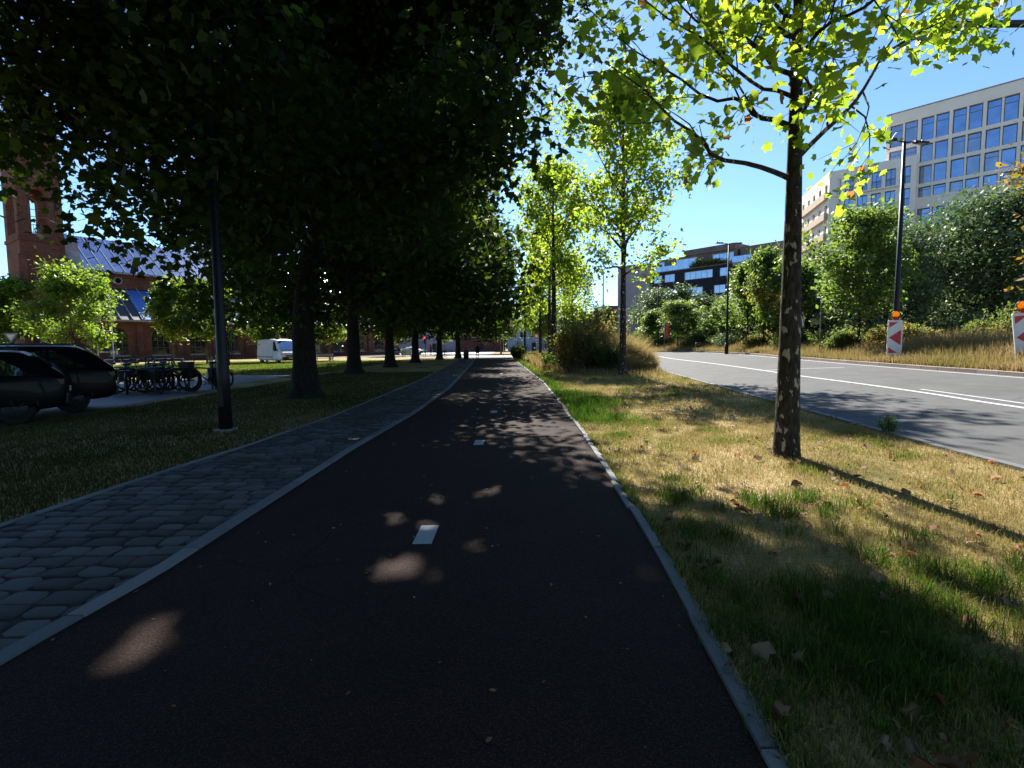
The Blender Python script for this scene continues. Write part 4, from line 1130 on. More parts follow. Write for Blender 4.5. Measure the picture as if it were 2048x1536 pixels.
# ---- cream office block (tall part and lower wing), right
def office():
    # tall part: facade line from (51.3,70) to (75,45)
    u = Vector((8.65, -9.38, 0)).normalized()
    root = local_root("office_block", (49.85, 70, .7), u, "tall cream office block with a square grid of blue windows", "building")
    W, Hh = 36, 30.6
    # grid measured from the photograph: bays 3.05 m, rows 3.4 m
    bay, x_first = 3.08, .36
    ftop = 1.9
    rows = [(26.35, 2.85), (23.7, 2.2), (21.05, 2.2), (19.35, 1.25), (15.7, 2.2), (13.0, 2.2), (10.3, 2.2), (7.6, 2.2), (4.9, 2.2), (1.5, 2.6)]
    wall = MB()
    wall.box(0, W, .55, 16, 0, Hh - .3)                       # core, recessed behind the grid
    nb = int((W - x_first) / bay)
    zc = Hh
    z_prev = Hh
    bands = []
    for (z0, h) in rows:
        bands.append((z0 + h, z_prev)); z_prev = z0
    bands.append((0, z_prev))
    for (a, b) in bands: wall.box(0, W, 0, .547, a, b)
    for k in range(nb + 1):
        xa = x_first + k * bay - .17 if k else 0
        xb = x_first + k * bay + .17 if k else x_first
        for (z0, h) in rows: wall.box(xa, min(xb, W), .004, .546, z0, z0 + h)
    wall.build("wall", M['cream'], root)
    ru = MB(); ru.box(9, 13, 4, 8, Hh - .1, Hh + 1.3); ru.build("roof_unit", M['greywall'], root)
    ru = MB(); ru.box(17, 19, 3, 5, Hh - .1, Hh + 1.0); ru.build("roof_unit", M['steel'], root)
    cop = MB(); cop.box(-.06, W, -.06, .5, Hh, Hh + .14); cop.build("coping", M['stone'], root)
    r = rr_(5)
    for ri, (z0, h) in enumerate(rows[:5]):
        for k in range(nb):
            if k > 9: continue
            xa = x_first + k * bay + (.17 if k else 0); xb = x_first + (k + 1) * bay - .17
            if k < 1 and ri > 1: continue
            xm = (xa + xb) / 2
            for (p, q) in ((xa, xm - .07), (xm + .07, xb)):
                window(root, p + .03, q - .03, z0 + .02, z0 + h - .02, .30, M['frame'], M[r.choice(['pane', 'pane', 'panecurtain', 'panecurtain', 'panedark'], p=[.35, .2, .2, .17, .08])], 1, .07, .09, transom=(ri == 0 or r.random() < .3))
    # mullion piers between the paired windows
    for ri, (z0, h) in enumerate(rows[:6]):
        for k in range(nb):
            xa = x_first + k * bay + (.17 if k else 0); xb = x_first + (k + 1) * bay - .17; xm = (xa + xb) / 2
            MB().box(xm - .1, xm + .1, .08, .5, z0 + .003, z0 + h - .003).build("mullion", M['cream'], root)
    # lower wing in front
    u2 = Vector((7.04, -6.29, 0)).normalized()
    r2 = local_root("office_wing", (43.93, 72.29, .7), u2, "lower cream office wing with balconies left of the tall block", "building")
    W2, H2 = 9.45, 24.25
    ch = Vector((3.0, 12.6, 0))
    rows2 = [(20.95 - 2.75 * k, 2.15) for k in range(7)]
    b2 = 1.5
    wl_ = MB()
    wl_.box(.25, W2 - .02, .5, 1.9, 0, H2 - .3)
    z_prev = H2
    for (z0, h) in rows2:
        wl_.box(0, W2, .0, .497, z0 + h, z_prev); z_prev = z0
    wl_.box(0, W2, 0, .497, 0, z_prev)
    for k in range(7):
        xa = k * b2 - .15 if k else 0; xb = k * b2 + .28 if k < 6 else W2
        for (z0, h) in rows2: wl_.box(max(xa, 0), xb, .004, .496, z0, z0 + h)
    wl_.build("wall", M['cream'], r2)
    sl = MB()
    for (z0, h) in rows2: sl.box(.02, W2 - 1.2, -.28, -.003, z0 - .22, z0 - .05)
    sl.build("balcony_slab", M['cream'], r2)
    for (z0, h) in rows2:
        rl = MB()
        for k in range(0, 6):
            xa, xb = k * b2 + .29, (k + 1) * b2 - .16
            rl.box(xa, xb, .06, .09, z0 + .9, z0 + .95)
            x = xa + .04
            while x < xb: rl.box(x, x + .02, .065, .085, z0 + .02, z0 + .9); x += .14
        rl.build("railing", M['frame'], r2)
    for (z0, h) in rows2:
        for k in range(6):
            window(r2, k * b2 + .29, (k + 1) * b2 - .16, z0 + .02, z0 + h - .02, .26, M['frame'], M['pane' if (k * 7 + int(z0 * 3)) % 3 else 'panecurtain'], 2, .06, .09)
    # chamfered end facade with small windows between tan bands
    a = math.atan2(-12.6, -3.0)
    r3 = local_root("office_end", (46.9, 84.5, .7), Vector((-3.15, -12.5, 0)), "narrow end of the cream office wing with tan balcony bands", "building")
    L3 = 12.9
    wl3 = MB(); wl3.box(0, L3, .4, 6, 0, H2 - .35)
    z_prev = H2
    for (z0, h) in rows2:
        wl3.box(0, L3, 0, .397, z0 + h - .35, z_prev); z_prev = z0 + .65
    wl3.box(0, L3, 0, .397, 0, z_prev)
    for k in range(6):
        for (z0, h) in rows2: wl3.box(max(0, k * 2.58 - .75), min(L3, k * 2.58 + .75), .004, .396, z0 + .65, z0 + h - .35)
    wl3.build("wall", M['cream'], r3)
    tb = MB()
    for (z0, h) in rows2: tb.box(1.0, L3 - .4, -.45, -.004, z0 - .35, z0 + .60)
    tb.build("tan_band", M['tan'], r3)
    for (z0, h) in rows2[:5]:
        for k in range(5): window(r3, k * 2.58 + .77, (k + 1) * 2.58 - .77, z0 + .77, z0 + h - .37, .2, M['frame'], M['panedark'], 1, .06, .09)
office()

# ---- dark brick flats with roof terrace
def flats():
    O = (29.26, 109.37, .74); u = Vector((11.63, -14.37, 0)).normalized()
    root = local_root("brick_flats", O, u, "dark brick apartment block with white strip windows and a brown roof storey", "building")
    W, H = 18.4, 18.9
    w = MB(); w.box(0, W, .3, 14, 0, H - 3.4)
    fl = [0, 3.1, 6.2, 9.3, 12.4]
    rows = [(z + 1.0, 1.55) for z in fl]
    zp = H - 3.4
    for (z0, h) in rows[::-1]:
        w.box(0, W, 0, .297, z0 + h, zp); zp = z0
    w.box(0, W, 0, .297, 0, zp)
    spans = {4: [(1.0, 3.0), (3.6, 6.0), (8.2, 14.2), (15.6, 17.4)], 3: [(1.0, 3.0), (4.4, 6.4), (8.0, 12.2), (14.5, 16.8)], 2: [(1.0, 3.2), (4.4, 7.0), (9.0, 13.0), (14.4, 17)], 1: [(1, 4), (6, 10), (12, 16)], 0: [(1, 4), (6, 10), (12, 16)]}
    for k, (z0, h) in enumerate(rows):
        x = 0
        for (a, b) in spans[k]:
            w.box(x, a, .003, .296, z0, z0 + h); x = b
        w.box(x, W, .003, .296, z0, z0 + h)
    w.build("wall", M['darkbrick'], root)
    for k, (z0, h) in enumerate(rows):
        for (a, b) in spans[k]:
            window(root, a + .01, b - .01, z0 + .01, z0 + h - .01, .08, M['framewhite'], M['paneblue'], max(1, int((b - a) / 1.1)), .08, .1)
    t = MB(); t.box(.4, W - .6, 1.8, 13, H - 3.4, H - .5); t.box(7, W - .6, 1.5, 12, H - .5, H + .6); t.box(0, W, -.06, .18, H - 3.4, H - 3.22)
    t.build("roof_storey", M['tanbrick'], root)
    for (a, b) in [(1.0, 2.4), (5.2, 9.6), (13.2, 17.4)]: window(root, a, b, H - 3.2, H - 1.0, 1.66, M['framewhite'], M['paneblue'], max(1, int((b - a) / 1.1)), .08, .1)
    gl = MB()
    for x in np.arange(.5, 8.2, 1.25): gl.box(x, x + 1.2, .02, .05, H - 3.2, H - 2.2)
    gl.build("balcony_glass", M['paneblue'], root)
    # planters with shrubs on the terrace
    for xx, ww, sd_ in ((11.2, 1.6, 1), (14.2, 1.9, 2)):
        r = rr_(sd_); n = 1400
        P = np.stack([xx + r.normal(0, ww * .5, n), r.uniform(-.2, .9, n), H - 3.1 + np.abs(r.normal(0, .45, n))], 1)
        LV, LF = leaves(P, .3, OVAL, r, .4)
        mesh_np("terrace_plant", LV, [LF], M['shrub_leaf'], root, tint=np.repeat(r.uniform(.1, .6, n), 6))
    # projecting corner balcony and the tan brick side
    b = MB(); b.box(W - .2, W + 3.4, -.2, 4.2, H - 4.0, H - 3.3); b.build("balcony", M['stone'], root); b = MB(); b.box(W - .2, W + 3.4, -.2, 4.2, H - 7.4, H - 7.15)
    b.build("balcony", M['stone'], root)
    rb = MB(); rb.box(W - .1, W + 3.3, -.15, -.11, H - 3.3, H - 2.25); rb.box(W + 3.27, W + 3.31, -.11, 4.1, H - 3.3, H - 2.25); rb.build("balcony_rail", M['paneblue'], root)
    s = MB(); s.box(W + .003, W + 9, 2.2, 16, 0, H - .3); s.build("side_wall", M['tanbrick'], root)
    for z in (4.0, 7.2, 10.4):
        for a in (4.0, 6.6): window(root, W + a, W + a + 1.5, z, z + 2.1, 2.08, M['framewhite'], M['paneblue'], 2, .07, .1)
    # grey end wall towards the bend
    e = local_root("grey_end_house", (23.5, 113.5, .74), Vector((5.9, -4.5, 0)), "plain grey violet end wall left of the dark brick flats", "building")
    g = MB(); g.box(0, 7.35, -.3, 12, 0, 17.8); g.build("wall", M['greywall'], e)
    f = MB(); f.box(5.0, 6.4, -.34, -.304, 15.2, 16.7); f.build("opening", M['panedark'], e)
    f = MB(); f.box(.8, .95, -.6, -.304, 2, 13); f.build("downpipe", M['frame'], e)
    f = MB(); f.box(3.5, 7.0, -2.2, -.304, 3.6, 3.8); [f.box(x, x + .12, -2.1, -1.98, 0, 3.6) for x in (3.7, 5.2, 6.7)]; f.build("porch", M['frame'], e)
    # smaller brick pieces farther left
    q = empty("red_gable_house", (22.9, 124, .74), 0, "narrow reddish house edge left of the grey end wall", "building")
    g = MB(); g.box(-.9, 3, 0, 9, 0, 9.8); g.build("wall", M['brick'], q); g = MB(); g.box(-1, 3.1, -.1, 9.1, 9.8, 10.1); g.build("roof", M['slate'], q)
    q = empty("low_row_house", (14.5, 138, .74), 0, "low brown house row seen over the brown bush", "building")
    g = MB(); g.box(0, 9, 0, 8, 0, 7.0); g.build("wall", M['tanbrick'], q)
    g = MB(); g.add([(-.2, -.3, 7.0), (9.2, -.3, 7.0), (9.2, 8.3, 7.0), (-.2, 8.3, 7.0), (-.2, 4, 9.3), (9.2, 4, 9.3)], [(0, 1, 5, 4), (2, 3, 4, 5), (0, 4, 3), (1, 2, 5)]); g.build("roof", M['slate'], q)
    for a in (1.2, 4, 6.6): window(q, a, a + 1.3, 3.6, 5.2, -.06, M['framewhite'], M['paneblue'], 2, .08, .1)
flats()

# ---- brick hall with tower, left
def arch_pts(x0, x1, z0, zs, n=8):
    c, R = (x0 + x1) / 2, (x1 - x0) / 2
    return [(x0, z0), (x1, z0)] + [(c + R * math.cos(math.pi * k / n), zs + R * math.sin(math.pi * k / n)) for k in range(n + 1)]
def arch_prism(mb, x0, x1, z0, zs, ya, yb):
    P = arch_pts(x0, x1, z0, zs)
    mb.poly_prism([(x, ya, z) for x, z in P], (0, yb - ya, 0))
def arch_ring(mb, x0, x1, zs, t, ya, yb, n=12):
    c, R = (x0 + x1) / 2, (x1 - x0) / 2
    for k in range(n):
        a, b = math.pi * k / n, math.pi * (k + 1) / n
        P = [(c + R * math.cos(a), zs + R * math.sin(a)), (c + (R + t) * math.cos(a), zs + (R + t) * math.sin(a)), (c + (R + t) * math.cos(b), zs + (R + t) * math.sin(b)), (c + R * math.cos(b), zs + R * math.sin(b))]
        mb.poly_prism([(x, ya, z) for x, z in P], (0, yb - ya, 0))
def hall():
    O = (-55.6, 60, 0); u = Vector((7.6, 11, 0)).normalized()
    # x along u, local -y is outward (towards the camera side): n_out = (u.y,-u.x)
    root = local_root("brick_hall", O, u, "long red brick hall with blue grey metal roofs behind the lawn", "building")
    L = 52
    w = MB(); w.box(3.6, L, 0, 14, 0, 11.4); w.box(3.6, L, -.22, -.003, 10.8, 11.3)
    w.build("wall", M['brick'], root)
    rf = MB()
    rf.add([(3.2, -.5, 11.4), (L + .5, -.5, 11.4), (L + .5, 7, 16.6), (3.2, 7, 16.6), (L + .5, 14.5, 11.4), (3.2, 14.5, 11.4)], [(0, 1, 2, 3), (3, 2, 4, 5), (0, 3, 5), (1, 4, 2)])
    ro = rf.build("roof", M['zinc'], root)
    sm = MB()
    for x in np.arange(3.5, L, 1.15):
        sm.poly_prism([(x, -.5, 11.42), (x, -.5, 11.47), (x, 7, 16.69), (x, 7, 16.62)], (.05, 0, 0))
    sm.build("standing_seam", M['stone'], ro)
    gt = MB(); gt.box(3.2, L + .5, -.68, -.503, 11.2, 11.45); gt.build("gutter", M['steel'], root)
    # aisle with lean-to roof
    a = MB(); a.box(4.0, L, -5, -.003, 0, 5.05); a.box(4.0, L, -5.14, -5.003, 0, .9); a.box(4.0, L, -5.2, -5.003, 4.65, 5.05)
    for k in range(11): 
        x = 6.5 + 4.5 * k
        a.box(x - 2.62, x - 1.95, -5.28, -5.004, .905, 4.645)
    a.build("aisle_wall", M['brick'], root)
    ar = MB(); ar.add([(3.8, -5.5, 5.1), (L + .3, -5.5, 5.1), (L + .3, -.01, 9.4), (3.8, -.01, 9.4), (3.8, -.01, 5.1), (L + .3, -.01, 5.1)], [(0, 1, 2, 3), (0, 3, 4), (1, 5, 2)])
    ao = ar.build("aisle_roof", M['slate'], root)
    sl = Vector((0, 5.49, 4.5)).normalized()
    pn = MB()
    for (x, wd) in ((9.0, 2.6), (13.9, 2.0), (20, 2.8), (28, 2.4), (36, 2.8)):
        pn.poly_prism([(x, -5.45, 5.21), (x, -5.45, 5.25), (x, -.35, 9.22), (x, -.35, 9.18)], (wd, 0, 0))
    pn.build("roof_sheet", M['bluesheet'], ao)
    sm = MB()
    for x in np.arange(4.2, L, 1.25): sm.poly_prism([(x, -5.5, 5.13), (x, -5.5, 5.27), (x, -.02, 9.56), (x, -.02, 9.42)], (.09, 0, 0))
    sm.build("standing_seam", M['stone'], ao)
    gt = MB(); gt.box(3.8, L + .3, -5.7, -5.503, 4.92, 5.15); gt.build("gutter", M['steel'], root)
    for k in range(10):
        x = 6.5 + 4.5 * k
        f = MB(); arch_ring(f, x - .95, x + .95, 3.15, .28, -5.12, -5.004)
        wo = f.build("window", M['stone'] if k == 99 else M['brick'], root)
        g = MB(); g.box(x - 1.1, x + 1.1, -5.24, -5.145, .66, .84); g.build("sill", M['stone'], wo)
        g = MB(); arch_prism(g, x - .94, x + .94, .85, 3.15, -5.03, -5.008); g.build("pane", M['panedark'], wo)
        g = MB(); [g.box(x + q - .03, x + q + .03, -5.06, -5.033, .85, 3.9) for q in (-.35, .35)]; [g.box(x - .9, x + .9, -5.06, -5.034, z, z + .05) for z in (1.7, 2.6)]; g.build("glazing_bar", M['frame'], wo)
    # round windows high in the nave wall
    for k in range(9):
        x = 8.5 + 4.8 * k
        f = MB(); f.torus((x, -.02, 10.4), .42, .09, (0, 1, 0), 18, 5); wo = f.build("round_window", M['stone'], root)
        g = MB(); g.poly_prism([(x + .4 * math.cos(q * math.pi / 8), -.02, 10.4 + .4 * math.sin(q * math.pi / 8)) for q in range(16)], (0, .015, 0)); g.build("pane", M['panedark'], wo)
    dp = MB()
    for x in (3.9, 19.8, 37.8): dp.tube([(x, -5.34, 0), (x, -5.34, 4.9)], .07, 6)
    dp.build("downpipe", M['frame'], root)
    # far door with white surround
    d = MB(); d.box(40.0, 41.5, -5.34, -5.145, 0, 3.6); do = d.build("door", M['darkwall'], root)
    d = MB(); d.box(39.8, 40.0, -5.4, -5.145, 0, 3.8); d.box(41.5, 41.7, -5.4, -5.145, 0, 3.8); d.box(39.8, 41.7, -5.4, -5.145, 3.8, 4.0); d.build("door_frame", M['stone'], do)
    # tower
    tr = local_root("brick_tower", O, u, "tall red brick tower with open arched belfry at the left", "building")
    a0, a1, y0, y1 = -.9, 3.1, -1.0, 4.6
    t = MB()
    t.box(a0, a1, y0, y1, 0, 14.9)
    pw = 1.15
    for (xa, xb) in ((a0, a0 + pw), (a1 - pw, a1)):
        for (ya, yb) in ((y0, y0 + pw), (y1 - pw, y1)): t.box(xa, xb, ya, yb, 14.903, 19.9)
    t.box(a0, a1, y0, y1, 21.2, 27.0)
    t.box(a0 - .15, a1 + .15, y0 - .15, y1 + .15, 27.003, 27.6)
    t.box(a0 - .12, a1 + .12, y0 - .12, y1 + .12, 14.0, 14.4)
    for x in (a0, a1 - .5): t.box(x - (.25 if x == a0 else -.003), x + .5 + (.25 if x != a0 else -.003), y0 - .3, y0 - .003, 0, 12.4)
    t.build("wall", M['brick'], tr)
    ar = MB()
    for yy in ((y0, y0 + .9), (y1 - .9, y1)):
        n = 10; c = (a0 + a1) / 2; R = (a1 - a0) / 2 - pw
        for k in range(n):
            A, B = math.pi * k / n, math.pi * (k + 1) / n
            P = [(c + R * math.cos(A), 19.3 + R * .9 * math.sin(A)), (c + R * math.cos(A), 21.2), (c + R * math.cos(B), 21.2), (c + R * math.cos(B), 19.3 + R * .9 * math.sin(B))]
            ar.poly_prism([(x, yy[0], z) for x, z in P], (0, yy[1] - yy[0], 0))
        ar.box(a0, a0 + pw, yy[0] + .01, yy[1] - .01, 19.9, 21.2); ar.box(a1 - pw, a1, yy[0] + .01, yy[1] - .01, 19.9, 21.2)
    for xx in ((a0, a0 + .8), (a1 - .8, a1)): ar.box(xx[0] + .01, xx[1] - .01, y0 + .9, y1 - .9, 20.1, 21.2)
    ar.build("belfry_arch", M['brick'], tr)
    rl = MB()
    for z in (15.9, 16.8, 17.6): rl.box(a0 + pw, a1 - pw, y0 + .3, y0 + .36, z, z + .06)
    for x in np.arange(a0 + pw + .2, a1 - pw, .3): rl.box(x, x + .04, y0 + .3, y0 + .34, 14.903, 15.9)
    rl.build("railing", M['frame'], tr)
    rf = MB(); cx_, cy_ = (a0 + a1) / 2, (y0 + y1) / 2
    rf.add([(a0 - .3, y0 - .3, 27.6), (a1 + .3, y0 - .3, 27.6), (a1 + .3, y1 + .3, 27.6), (a0 - .3, y1 + .3, 27.6), (cx_, cy_, 33)], [(0, 1, 4), (1, 2, 4), (2, 3, 4), (3, 0, 4)])
    rf.build("roof", M['slate'], tr)
    bt = MB(); bt.poly_prism([(a1 - .2, -1.3, 0), (a1 - .2, -1.3, 10.4), (a1 - .2, .5, 14.6), (a1 - .2, .5, 0)], (1.6, 0, 0)); bt.build("buttress", M['brick'], tr)
    cp = MB(); cp.poly_prism([(a1 - .35, -1.6, 10.3), (a1 - .35, -1.6, 10.6), (a1 - .35, .55, 15.1), (a1 - .35, .55, 14.8)], (1.9, 0, 0)); cp.build("coping", M['stone'], tr)
    an = MB(); arch_ring(an, a0 + 1.2, a1 - 1.2, 9.5, .3, y0 - .08, y0 - .004); arch_prism(an, a0 + 1.2, a1 - 1.2, 5.5, 9.5, y0 - .03, y0 - .005); an.build("blind_arch", M['brick'], tr)
    ld = MB()
    for x in (4.1, 5.6): ld.box(x, x + .1, -5.9, -5.8, 0, 9.0)
    for z in np.arange(1.2, 9, 1.25): ld.box(4.2, 5.6, -5.88, -5.82, z, z + .09)
    lo = ld.build("ladder", M['signwhite'], tr); lo.name = "scaffold_frame"
hall()

# ---- low annex right of the hall and far plaza buildings
def box_house(name, x, y, w, d, h, rz, wall, roof, label, cols, rowz, wsize, fm, pm, flat=True, group="far house fronts across the plaza"):
    root = empty(name, (x, y, float(gh(x, y))), rz, label, "house", group)
    b = MB(); b.box(0, w, 0, d, 0, h); b.build("wall", wall, root)
    b = MB()
    if flat: b.box(-.2, w + .2, -.25, d + .2, h, h + .35)
    else: b.add([(-.3, -.3, h), (w + .3, -.3, h), (w + .3, d + .3, h), (-.3, d + .3, h), (-.3, d / 2, h + d * .4), (w + .3, d / 2, h + d * .4)], [(0, 1, 5, 4), (2, 3, 4, 5), (0, 4, 3), (1, 2, 5)])
    b.build("roof", roof, root)
    for z in rowz:
        for k in range(cols):
            xc = w * (k + .5) / cols
            window(root, xc - wsize[0] / 2, xc + wsize[0] / 2, z, z + wsize[1], -.06, fm, pm, 2, .08, .12)
    d_ = MB(); d_.box(w * .5 - .5, w * .5 + .5, -.08, -.01, 0, 2.2); d_.build("door", M['darkwall'], root)
    return root
box_house("town_house", -39, 128, 14, 9, 12.5, 0, M['stone'], M['slate'], "pale stone house front between the dark trunks", 4, (3.8, 6.8, 9.8), (1.5, 1.8), M['framewhite'], M['paneblue'])
box_house("town_house", -25, 129.5, 11, 9, 9.5, 0, M['greywall'], M['slate'], "grey house front behind the traffic light", 3, (3.4, 6.4), (1.8, 1.7), M['framewhite'], M['paneblue'], False)
box_house("town_house", -13.8, 130, 12, 9, 8.0, 0, M['brick'], M['slate'], "low brick front beyond the waste bin", 4, (3.6, 5.9), (1.4, 1.4), M['framewhite'], M['paneblue'])
box_house("town_house", -53, 126, 13.6, 9, 10.5, 0, M['tanbrick'], M['slate'], "tan brick house behind the hall end", 4, (3.4, 6.4), (1.5, 1.7), M['framewhite'], M['panedark'], False)
box_house("town_house", -1.0, 128, 13, 8, 7.2, 0, M['bluewall'], M['zinc'], "low light blue building behind the far verge grass", 5, (3.4,), (1.7, 1.5), M['framewhite'], M['paneblue'])
box_house("charcoal_shed", 25.9, 45.5, 4.4, 4, 4.4, -.25, M['darkwall'], M['darkwall'], "charcoal shed in tree shadow behind the grey sign pole", 1, (2.9,), (1.2, .5), M['frame'], M['panedark'], group=None)
bpy.data.objects["charcoal_shed"]["category"] = "shed"
pl = MB(); pl.box(0, .9, -.03, 0, 0, .55); po = pl.build("notice_board", M['signwhite']); po.location = (26.3, 45.35, 3.2); po.rotation_euler = (0, 0, -.25)
tag(po, "small white notice plate on the charcoal shed wall", "sign")

# ------------------------------------------------------------------ street lamps and poles
def street_lamp(x, y, h, label, r0=.11, arms=1.75, tilt=0.0, group="tall double street lamps beyond the road"):
    root = empty("street_lamp", (x, y, float(gh(x, y))), tilt, label, "street lamp", group)
    MB().tube([(0, 0, -.05), (0, 0, h * .25), (0, 0, h)], [r0, r0 * .85, r0 * .5], 12).build("pole", M['lampmetal'], root)
    b = MB(); b.tube([(0, 0, 0), (0, 0, 1.1)], [r0 * 1.35, r0 * 1.3], 12); b.build("base_sleeve", M['lampmetal'], root)
    for s in (-1, 1):
        a = MB(); a.tube([(0, 0, h - .05), (s * .35, 0, h + .0), (s * .6, 0, h + .02)], .035, 6); a.build("arm", M['lampmetal'], root)
        hd = MB()
        hd.add([(s * .55, -.12, h - .02), (s * arms, -.17, h + .02), (s * arms, .17, h + .02), (s * .55, .12, h - .02), (s * .6, -.09, h + .09), (s * arms * .97, -.12, h + .09), (s * arms * .97, .12, h + .09), (s * .6, .09, h + .09)],
               [(0, 1, 2, 3), (4, 7, 6, 5), (0, 4, 5, 1), (1, 5, 6, 2), (2, 6, 7, 3), (3, 7, 4, 0)])
        ho = hd.build("lamp_head", M['lampmetal'], root)
        l = MB(); l.box(s * .8 if s > 0 else s * (arms - .15), s * (arms - .15) if s > 0 else s * .8, -.1, .1, h - .03, h - .022); l.build("lens", M['lens'], ho)
        s2 = MB(); s2.tube([(s * 1.15, 0, h + .09), (s * 1.15, 0, h + .17)], .05, 8); s2.build("sensor", M['steel'], ho)
    return root
def lamp_px(px_base, Y, top_py, label, **kw):
    p = at(px_base, 700, Y); t = at(px_base, top_py, Y)
    return street_lamp(p.x, Y, t.z - float(gh(p.x, Y)), label, **kw)
lamp_px(1789, 26.0, 283, "nearer tall street lamp before the cream office block", r0=.15, arms=1.45, tilt=.25)
lamp_px(1453, 49.0, 487, "farther tall street lamp before the dark brick flats", r0=.13, arms=1.3, tilt=.1)
lamp_px(1315, 70.0, 572, "smallest street lamp next to the red banner", r0=.12, arms=1.2, tilt=.1)
# tapered lamp post in the lawn, its head among the leaves
p = gp(452, 862)
lr = empty("park_lamp", (p.x, p.y, 0), 0, "dark tapered lamp post standing in the shaded lawn beside the footpath", "street lamp")
MB().tube([(0, 0, -.05), (0, 0, 1.3), (0, 0, 1.34), (0, 0, 7.6)], [.125, .112, .10, .06], 14).build("pole", M['lampmetal'], lr)
MB().box(-.16, .16, -.16, .16, -.02, .05).build("base_plate", M['steel'], lr, bevel=.01)
MB().tube([(0, 0, 7.5), (.3, 0, 7.8), (.9, 0, 7.85)], .035, 8).build("arm", M['lampmetal'], lr)
MB().box(.8, 1.5, -.14, .14, 7.78, 7.88).build("lamp_head", M['lampmetal'], lr, bevel=.02)
MB().box(-.05, .05, -.135, -.10, .5, .9).build("service_hatch", M['lampmetal'], lr)
# flat stone round the lamp foot
# horizontal mast arm reaching in at the top right
q = at(2140, 46, 10.5); q0 = at(1826, 50, 10.5)
mr = empty("mast_arm_post", (q.x + .35, q.y, float(gh(q.x, q.y))), 0, "dark post just outside the right edge with a thick horizontal arm at the top", "street lamp")
zt = q.z - float(gh(q.x, q.y))
MB().tube([(0, 0, -.05), (0, 0, zt + .1)], [.11, .08], 12).build("pole", M['lampmetal'], mr)
MB().tube([(0, 0, zt), (q0.x - q.x - .35, 0, q0.z - q.z + zt)], [.075, .055], 10).build("arm", M['lampmetal'], mr)
MB().tube([(0, 0, 0), (0, 0, .9)], [.14, .135], 12).build("base_sleeve", M['lampmetal'], mr)

# thin tram mast and its wires by the bend
p = at(1206, 690, 78)
tm = empty("tram_mast", (p.x, 78, float(gh(p.x, 78))), 0, "thin grey tram mast against the bright sky above the brown bush", "mast")
zt = at(1206, 541, 78).z - float(gh(p.x, 78))
MB().tube([(0, 0, 0), (0, 0, zt)], [.14, .08], 8).build("pole", M['steel'], tm)
b = MB()
for z, x2, z2 in ((zt - 1.2, -14, zt - 3.6), (zt - 4.5, -16, zt - 5.2), (zt - 4.5, 2.5, zt - 4.4), (zt - 1.2, 9, zt + 1.5)):
    b.tube([(0, 0, z), (x2 * .5, 4, (z + z2) / 2 - .25), (x2, 8, z2)], .025, 4)
b.build("wire", M['lampmetal'], tm)

# ------------------------------------------------------------------ warning beacons (red and white panel with amber lamp)
def beacon(px, Y, label, rz, ty=640, by=710):
    x = at(px, 700, Y).x; z0 = float(gh(x, Y)) + .02
    t = at(px, ty, Y).z; b = at(px, by, Y).z
    root = empty("warning_beacon", (x, Y, z0), rz, label, "beacon", "red and white warning beacons at the far kerb")
    H1, H0 = t - z0, b - z0
    w = (H1 - H0) * .36 / 2
    MB().box(-.4, .4, -.28, .28, 0, .12).build("foot", M['black'], root, bevel=.02)
    MB().box(-.04, .04, -.0, .05, .1, H0 + .1).build("post", M['steel'], root)
    pa = MB()
    rr2, k = .06, 5
    P = []
    for (cx_, cz_, a0) in ((w - rr2, H1 - rr2, 0), (-w + rr2, H1 - rr2, 90), (-w + rr2, H0 + rr2, 180), (w - rr2, H0 + rr2, 270)):
        for q in range(k + 1):
            a = math.radians(a0 + 90 * q / k); P.append((cx_ + rr2 * math.cos(a), -.03, cz_ + rr2 * math.sin(a)))
    pa.poly_prism(P, (0, .05, 0)); po = pa.build("panel", M['signwhite'], root)
    # chevrons pointing left
    st = MB(); wi, hh = w * .80, H1 - H0
    y = -.036
    A = lambda u_, v_: (-wi + 2 * wi * u_, y, H0 + hh * v_)
    for poly in ([(0, .94), (.75, .94), (0, .78)], [(0, .50), (1, .72), (1, .28)], [(0, .06), (.75, .06), (0, .22)]):
        P = [A(*q) for q in poly]; st.poly_prism(P, (0, .005, 0))
    st.build("chevron", M['signred'], po)
    c = MB(); c.tube([(0, 0, H1 - .01), (0, 0, H1 + .14)], [.075, .065], 12); c.build("lamp_socket", M['signred'], root)
    l = MB(); l.tube([(0, 0, H1 + .14), (0, 0, H1 + .17)], .13, 16)
    lo = l.build("lamp_ring", M['amber'], root)
    l = MB(); l.sphere((0, 0, 0), .165, 18, 12, (1, .62, 1)); lo = l.build("lamp", M['amber'], root); lo.location = (0, 0, H1 + .27)
    l = MB(); l.torus((0, -.0, 0), .165, .02, (0, 1, 0), 20, 6); l2 = l.build("lamp_rim", M['black'], lo)
    return root
beacon(1788, 25.6, "red and white warning beacon with amber lamp in front of the nearer street lamp", -.35)
bx2 = at(2050, 700, 18.4)
bo = beacon(2050, 19.4, "red and white warning beacon cut off by the right frame edge", -.35, 624, 722)
bo.rotation_euler = (0, -.12, -.35)
bo.location.x += .15

